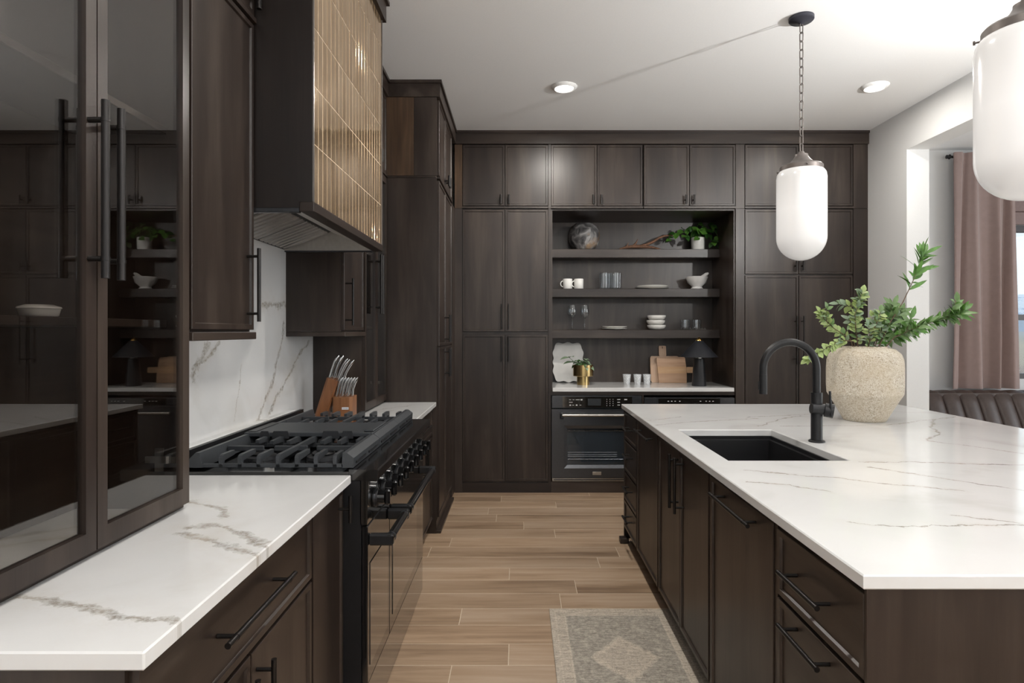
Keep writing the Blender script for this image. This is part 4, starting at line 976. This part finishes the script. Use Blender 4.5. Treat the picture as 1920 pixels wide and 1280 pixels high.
MB().tube([(1.66, SY, Z2 + .065), (1.72, SY, Z2 + .105), (1.78, SY, Z2 + .142), (1.80, SY, Z2 + .153)], [.02, .014, .017, .008], 12).build('pestle', mar, None, 'white marble pestle resting in the mortar', 'pestle', smooth=60)
# shelf 3
def wine(x, label):
    MB().lathe([(0, 0), (.036, .001), (.034, .004), (.006, .010), (.0042, .02), (.0042, .095), (.010, .108), (.036, .135), (.044, .165), (.040, .205), (.034, .232), (.0325, .232), (.038, .205), (.042, .165), (.034, .138), (0, .112)],
               (x, SY - .04, Z3), 28, False).build('wine_glass', M['glass'], None, label, 'wine glass', 'wine glasses on the bottom shelf', smooth=60)
wine(.503, 'left stemmed wine glass on the bottom shelf'); wine(.620, 'right stemmed wine glass on the bottom shelf')
plate(.905, Z3, .122, 'lower small white plate on the bottom shelf', 'small plates'); plate(.908, Z3 + .0165, .118, 'upper small white plate on the bottom shelf', 'small plates')
for i, lab in enumerate(('lowest white bowl of the stack', 'middle white bowl of the stack', 'topmost white bowl of the stack')):
    MB().lathe([(0, 0), (.052, 0), (.074, .010), (.086, .03), (.087, .044), (.083, .045), (.078, .028), (.05, .012), (0, .010)], (1.302 + (.004, -.003, .005)[i], SY, Z3 + i * .0455), 36, False).build('bowl', M['porcelain'], None, lab, 'bowl', 'stacked white bowls', smooth=60)
tr_ = thing('glass_tray', (1.63, SY, Z3), 'clear glass tray under the short tumblers', 'tray')
MB().bbox(1.515, 1.755, SY - .075, SY + .055, Z3, Z3 + .008, .002).build('tray_base', M['glass'], tr_)
for k in range(9): MB().lathe([(.006, 0), (.008, .006), (.006, .012)], (1.525 + k * .0275, SY - .068, Z3 + .0085), 8).build('tray_bead', M['glass'], tr_, smooth=60)
for x, lab in ((1.578, 'left short tumbler on the glass tray'), (1.685, 'right short tumbler on the glass tray')): tumbler(x, SY - .01, Z3 + .0085, .046, .085, lab, 'short tumblers', .95, .02)
# niche worktop: scalloped board, brass planter, shot glasses, boards, lamp
f = lambda u, v, d: (u, 5.845 + d + (v - ZC) * .20, v)
cx, cz, w2, h2 = .475, ZC + .195, .150, .192
pol = []
for k in range(72):
    a = 2 * PI * k / 72; ca, sa = math.cos(a), math.sin(a); e = 5.0
    r_ = (abs(ca / w2) ** e + abs(sa / h2) ** e) ** (-1 / e); r_ *= 1 - .035 + .035 * math.cos(12 * a)
    pol.append((cx + r_ * ca, max(cz + r_ * sa, ZC + .0005)))
MB().prism(pol, f, 0, .012).build('scalloped_board', plain('pale_marble_board', (.60, .59, .565), .35, var=.1, bscale=7), None, 'pale scalloped-edge board leaning in the niche corner', 'board')
bp_ = thing('brass_planter', (.592, 5.63, ZC), 'small green plant in a two-tier brass pot in the niche', 'plant')
MB().lathe([(0, 0), (.058, 0), (.058, .078), (.090, .080), (.093, .084), (.093, .184), (.089, .185), (.087, .17), (0, .165)], (.592, 5.63, ZC), 40, False).build('pot', M['brass'], bp_, smooth=35)
MB().lathe([(0, .168), (.0865, .170)], (.592, 5.63, ZC), 24, False).build('soil', M['soil'], bp_)
lm2 = [leaf_mesh('planter_leaf', .085, .056, .2, .35, M['leaf4']), leaf_mesh('planter_leaf', .075, .050, .25, .5, M['leaf5'])]
for k in range(34):
    a = rl.uniform(0, 2 * PI); el = rl.uniform(.2, 1.1); L_ = rl.uniform(.03, .095)
    d_ = Vector((math.cos(a) * math.cos(el), math.sin(a) * math.cos(el) * .7, math.sin(el)))
    p0 = Vector((.592 + rl.uniform(-.03, .03), 5.63 + rl.uniform(-.03, .03), ZC + .170)); p1 = p0 + d_ * L_
    MB().tube([p0, p1], .002, 5).build('stem', M['leaf5'], bp_)
    put_leaf(bp_, lm2[0] if k % 3 else lm2[1], p1, (d_.x, d_.y, d_.z - .7), (0, -.4, 1), rl.uniform(.5, .85))
for x, s_ in ((-.10, .02), (-.13, .06)):
    p0 = Vector((.56, 5.62, ZC + .17)); p1 = Vector((.592 + x, 5.60, ZC + .19 + s_)); MB().tube([p0, p1], .002, 5).build('stem', M['leaf5'], bp_)
    put_leaf(bp_, lm2[0], p1, (-1, -.2, .1), (0, -.3, 1)); put_leaf(bp_, lm2[0], p1, (.2, -.6, .3), (0, -.3, 1))
for x, lab in ((1.000, 'shot glass nearest the brass planter'), (1.098, 'middle shot glass of three'), (1.186, 'shot glass nearest the cutting boards')):
    tumbler(x, 5.66, ZC, .037, .094, lab, 'ribbed shot glasses', .72, .06, 'shot_glass').data.materials[0] = CUT
bw1 = wood('pale_acacia_board', (.30, .17, .10), (.43, .27, .17), (.52, .36, .25), 'x', .5, 14); bw2 = wood('honey_board', (.40, .24, .13), (.50, .31, .17), (.58, .39, .24), 'x', .5, 14); bw0 = wood('beech_board', (.38, .235, .15), (.48, .32, .215), (.56, .40, .29), 'z', .5, 14)
def rr_poly(x0, x1, z0, z1, r, n=5):
    out = []
    for cx_, cz_, a0 in ((x1 - r, z0 + r, -PI / 2), (x1 - r, z1 - r, 0), (x0 + r, z1 - r, PI / 2), (x0 + r, z0 + r, PI)):
        out += [(cx_ + r * math.cos(a0 + PI / 2 * k / n), cz_ + r * math.sin(a0 + PI / 2 * k / n)) for k in range(n + 1)]
    return out
fb = lambda u, v, d: (u, 5.86 + d + (v - ZC) * .17, v)
b1 = thing('cutting_board', (1.40, 5.86, ZC), 'rear pale cutting board with its handle pointing up', 'cutting board')
MB().prism(rr_poly(1.268, 1.545, ZC + .001, ZC + .252, .02), fb, 0, .018).build('board', bw0, b1)
hdl = MB().prism(rr_poly(1.355, 1.425, ZC + .2525, ZC + .352, .010), fb, 0, .018).build('handle', bw0, b1)
MB().prism(rr_poly(1.387, 1.393, ZC + .325, ZC + .345, .002), fb, -.0008, 0).build('hanging_slot', M['soil'], b1)
ff = lambda u, v, d: (u, 5.815 + d + (v - ZC) * .17, v)
b2 = thing('cutting_board', (1.46, 5.815, ZC), 'front honey-coloured cutting board with its handle pointing right', 'cutting board')
MB().prism([(1.335, ZC + .001), (1.598, ZC + .001), (1.602, ZC + .09), (1.328, ZC + .09)], ff, 0, .018).build('plank', bw1, b2)
MB().prism([(1.328, ZC + .0905), (1.602, ZC + .0905), (1.60, ZC + .155), (1.324, ZC + .155)], ff, 0, .018).build('plank', bw2, b2)
MB().prism([(1.324, ZC + .1555), (1.60, ZC + .1555), (1.592, ZC + .236), (1.585, ZC + .245), (1.326, ZC + .245), (1.318, ZC + .236)], ff, 0, .018).build('plank', bw1, b2)
MB().prism(rr_poly(1.6025, 1.695, ZC + .095, ZC + .150, .012), ff, 0, .018).build('handle', bw2, b2)
lp_ = thing('table_lamp', (1.628, 5.52, ZC), 'black cone-shaded table lamp with a gold finial in the niche', 'lamp')
c = (1.628, 5.52, ZC); lmb = plain('satin_black_lamp_base', (.014, .014, .016), .4)
MB().lathe([(0, 0), (.064, 0), (.065, .004), (.047, .245), (.043, .248), (0, .248)], c, 36, False).build('base', lmb, lp_, smooth=40)
MB().lathe([(.030, .2485), (.030, .262), (.012, .266), (.012, .30), (0, .302)], c, 20, False).build('socket', M['steel'], lp_, smooth=40)
MB().lathe([(.166, .262), (.030, .408), (.028, .409), (.026, .405), (.163, .260), (.166, .262)], c, 44, False).build('shade', plain('black_lamp_shade', (.009, .010, .014), .55), lp_, smooth=40)
MB().lathe([(0, .440), (.006, .438), (.028, .415), (.031, .408), (0, .406)], c, 24, False).build('finial', M['gold'], lp_, smooth=40)

# ================================================================ large vase with branches on the island
m, n, b, o_ = newmat('crackled_cream_earthenware')
t_ = N(n, 'ShaderNodeTexCoord')
a1 = N(n, 'ShaderNodeTexNoise', {'Vector': t_.outputs['Object'], 'Scale': 85.0, 'Detail': 8.0, 'Roughness': .75, 'Distortion': 2.0})
a2 = N(n, 'ShaderNodeTexNoise', {'Vector': t_.outputs['Object'], 'Scale': 7.0, 'Detail': 4.0})
c1 = ramp(n, a1.outputs['Fac'], [(.37, (.20, .15, .095)), (.455, (.46, .39, .29)), (.54, (.64, .59, .50)), (.7, (.74, .71, .64))])
c2 = N(n, 'ShaderNodeMixRGB', {0: ramp(n, a2.outputs['Fac'], [(.4, (0, 0, 0)), (.7, (.55,) * 3)]), 1: c1, 2: (.54, .45, .32, 1)})
n.links.new(c2.outputs[0], b.inputs['Base Color']); b.inputs['Roughness'].default_value = .75
bpn = N(n, 'ShaderNodeBump', {'Height': a1.outputs['Fac'], 'Strength': .55, 'Distance': .006}); n.links.new(bpn.outputs[0], b.inputs['Normal'])
VX, VY, VZ = 1.915, 3.385, .9155
prof = [(0, 0), (.103, 0), (.107, .004), (.115, .02), (.150, .085), (.181, .138), (.188, .150), (.1885, .156), (.191, .20), (.191, .285), (.188, .335), (.176, .368), (.150, .392), (.125, .399), (.112, .400), (.110, .408), (.104, .408), (.100, .395), (.16, .33), (.16, .17), (.09, .03), (0, .02)]
vessel('large_vase', prof, (VX, VY, VZ), m, 'large cream crackled earthenware vase on the island', 'vase', n=56)
rb = random.Random(4)
ovl1 = leaf_mesh('oval_leaf', .040, .027, .15, .2, M['leaf1']); ovl2 = leaf_mesh('oval_leaf', .040, .026, .2, .3, M['leaf2']); ovl3 = leaf_mesh('oval_leaf', .042, .026, .15, .3, M['leaf4'])
lon1 = leaf_mesh('long_leaf', .115, .027, .15, .15, M['leaf3']); lon2 = leaf_mesh('long_leaf', .060, .022, .2, .25, M['leaf2']); lon3 = leaf_mesh('long_leaf', .06, .022, .2, .2, M['leaf3'])
ZR = VZ + .405
def W_(px, py, dy=0.0):                      # sketch units around the vase mouth (1 unit = 1/339 m)
    return Vector((VX + (px - 1622) / 339, VY + dy, 1.407 - (py - 621) / 339))
def branch(pts, label, leaves, nleaf, spread, scale=(.8, 1.15), twigs=0, start=.25):
    P = [W_(*p) for p in pts]; P[0].z = ZR - .10
    t = thing('leafy_branch', tuple(P[0]), label, 'branch', 'branches in the island vase')
    path = []
    for i in range(len(P) - 1):
        for k in range(4): path.append(P[i].lerp(P[i + 1], k / 4))
    path.append(P[-1]); rs = [.0034 - .0022 * i / (len(path) - 1) for i in range(len(path))]
    MB().tube(path, rs, 6).build('stem', M['stem'], t, smooth=60)
    lines = [(path, start)]
    for k in range(twigs):
        i0 = int(len(path) * rb.uniform(.2, .75)); a = path[i0]; d = (path[-1] - path[0]).normalized()
        e = a + (d * .6 + Vector((rb.uniform(-1, 1), rb.uniform(-1, 1), rb.uniform(-.4, .9)))).normalized() * rb.uniform(.05, .11)
        MB().tube([a, a.lerp(e, .5) + Vector((0, 0, .006)), e], [.0018, .0014, .0008], 5).build('twig', M['stem'], t); lines.append(([a, a.lerp(e, .33), a.lerp(e, .66), e], .15))
    tot = sum((l[-1] - l[0]).length for l, _ in lines)
    for l, s0 in lines:
        cnt = max(3, round(nleaf * (1.25 if l is path else .8) * (l[-1] - l[0]).length / tot))
        for k in range(cnt):
            u = s0 + (1 - s0) * (k + .5) / cnt; x = u * (len(l) - 1); i = min(int(x), len(l) - 2); q = l[i].lerp(l[i + 1], x - i)
            d = (l[i + 1] - l[i]).normalized(); sd = d.cross(Vector((0, 1, .3))).normalized() * (1 if k % 2 else -1)
            dd = d * rb.uniform(.3, .9) + sd * spread * rb.uniform(.6, 1.1) + Vector((rb.uniform(-.4, .4), rb.uniform(-.7, .4), rb.uniform(-.4, .3)))
            put_leaf(t, rb.choice(leaves), q, dd, (rb.uniform(-.5, .5), rb.uniform(-1, -.2), rb.uniform(.2, .9)), rb.uniform(*scale))
        put_leaf(t, rb.choice(leaves), l[-1], (l[-1] - l[-2]), (0, -.7, .6), scale[1])
branch([(1612, 655), (1598, 640, -.02), (1570, 637, -.05), (1540, 650, -.08), (1515, 662, -.09), (1500, 672, -.09)], 'low branch of round pale leaves drooping left behind the faucet', [ovl1, ovl1, ovl3], 40, .8, (.75, 1.05), 1, .3)
branch([(1612, 655), (1595, 635, .0), (1568, 615, .02), (1550, 598, .02), (1543, 585, .02)], 'thin arching branch of round leaves above the low left one', [ovl1, ovl1, ovl2], 36, .8, (.75, 1.05), 1, .3)
branch([(1615, 655), (1606, 620), (1604, 590), (1612, 565), (1618, 548)], 'upright bushy branch with pale leaves left of centre', [ovl1, ovl2, ovl3, ovl1], 86, 1.0, (.8, 1.2), 4, .15)
branch([(1620, 655), (1628, 625, -.04), (1636, 600, -.06), (1640, 585, -.06)], 'short leafy sprig at the front of the vase mouth', [ovl1, ovl3, ovl2], 54, 1.0, (.8, 1.1), 3, .15)
branch([(1632, 655), (1655, 620, .02), (1672, 592, .03), (1682, 572, .03)], 'dense middle branch of pointed green leaves', [lon2, ovl2, lon3, ovl3], 82, .95, (.8, 1.2), 4, .2)
branch([(1632, 655), (1668, 632, -.05), (1705, 612, -.08), (1740, 600, -.09), (1770, 592, -.10), (1782, 583, -.10)], 'long branch of pointed leaves reaching right toward the curtain', [lon2, lon3, ovl2], 118, .8, (.85, 1.25), 5, .22)
branch([(1632, 655), (1665, 640, .05), (1695, 628, .06), (1728, 622, .06), (1742, 612, .06)], 'lower right branch of dark pointed leaves', [lon2, lon2, lon3], 86, .85, (.85, 1.2), 4, .2)
branch([(1632, 655), (1670, 605, .0), (1697, 565, .01), (1716, 525, .01), (1729, 490, .01), (1736, 474, .01)], 'tallest branch with long willow-like leaves rising right', [lon1, lon1, lon3], 24, .45, (.7, 1.05), 0, .5)
branch([(1628, 655), (1660, 632, .08), (1690, 600, .10), (1715, 585, .10)], 'branch of mixed leaves at the back right of the vase', [lon2, ovl2, ovl3], 78, .9, (.85, 1.2), 4, .2)

# ================================================================ dining nook: curtain, rod, banquette
m = plain('mauve_velvet', (.285, .205, .188), .8, var=.05, bscale=20); m.node_tree.nodes['Principled BSDF'].inputs['Sheen Weight'].default_value = .35
ct = thing('curtain', (4.36, 5.76, .868), 'long mauve velvet curtain beside the dining window', 'curtain')
def cpt(u, z, dz):
    k = (3.09 - z) / 2.6; x = 4.095 + u * (.575 + .07 * k) - .035 * k
    amp = .018 + .028 * min(1, k * 1.5); ph = u * 2 * PI * 3.4 + .7 * math.sin(u * 6 + k * 1.4)
    return (x + .012 * math.sin(ph * .5 + 3 * k), 5.755 - amp * math.sin(ph) - .22 * amp * math.sin(ph * 2.3 + 1) + dz, z)
zs = [.868, 1.0, 1.3, 1.6, 1.9, 2.2, 2.5, 2.8, 3.0, 3.09]; nu = 90; cm = MB()
for i, dz in enumerate((0, .006)):
    vs = [cpt(u / nu, z, dz) for z in zs for u in range(nu + 1)]
    cm.add(vs, [(r * (nu + 1) + k, r * (nu + 1) + k + 1, (r + 1) * (nu + 1) + k + 1, (r + 1) * (nu + 1) + k) for r in range(len(zs) - 1) for k in range(nu)])
cm.build('drape', m, ct, smooth=60)
hm = MB(); vs = [(p[0], p[1] - .004, p[2]) for z in (2.985, 3.092) for p in [cpt(u / nu, z, 0) for u in range(nu + 1)]]
hm.add(vs, [(k, k + 1, nu + 2 + k, nu + 1 + k) for k in range(nu)]); hm.build('header_band', m, ct, smooth=60)
rd = thing('curtain_rod', (5.2, 5.79, 3.05), 'dark curtain rod with a small finial above the mauve curtain', 'curtain rod')
MB().cyl((4.10, 5.795, 3.062), (6.3, 5.795, 3.062), .012, 14).build('rod', M['black'], rd, smooth=40)
MB().tube([(4.10, 5.795, 3.062), (4.085, 5.795, 3.062), (4.075, 5.795, 3.062), (4.058, 5.795, 3.062), (4.05, 5.795, 3.062)], [.012, .024, .015, .019, .006], 14).build('finial', M['black'], rd, smooth=60)
MB().box(4.40, 4.42, 5.795, 5.879, 3.05, 3.07).build('bracket', M['black'], rd)
bq = thing('banquette', (4.8, 5.6, 0), 'brown channel-tufted banquette under the dining window', 'bench')
lt = plain('dark_brown_leather', (.050, .032, .026), .42, var=.15, bscale=30, bump=.1)
MB().bbox(3.24, 6.5, 5.12, 5.58, .10, .46, .02).build('seat', lt, bq)
MB().box(3.26, 6.48, 5.2, 5.87, 0, .10).build('plinth', M['black'], bq)
MB().box(3.24, 6.5, 5.60, 5.87, .10, .84).build('back_frame', lt, bq)
ch = None; w = .158
for k in range(20):
    x = 3.25 + (k + .5) * w
    if ch is None:
        ringL = []
        for z, yb in ((.44, 5.43), (.60, 5.49), (.75, 5.56), (.83, 5.61), (.86, 5.66), (.862, 5.72), (.85, 5.80)):
            depth = .030 if z < .8 else .02
            ringL.append([(x - w / 2 + w * q / 8, yb + (.012 if z < .8 else .0) - depth * (math.sin(PI * q / 8) ** .6), z + (0 if z < .84 else -.012 * (1 - math.sin(PI * q / 8) ** .6))) for q in range(9)] + [(x + w / 2, 5.80, min(z, .84)), (x - w / 2, 5.80, min(z, .84))])
        mb = MB(); mb.ring(ringL); ch = mb.build('back_channel', lt, bq, smooth=60); chl = ch.location.copy()
    else:
        c_ = ch.copy(); COL.objects.link(c_); c_.location = chl + Vector((w * k, 0, 0))
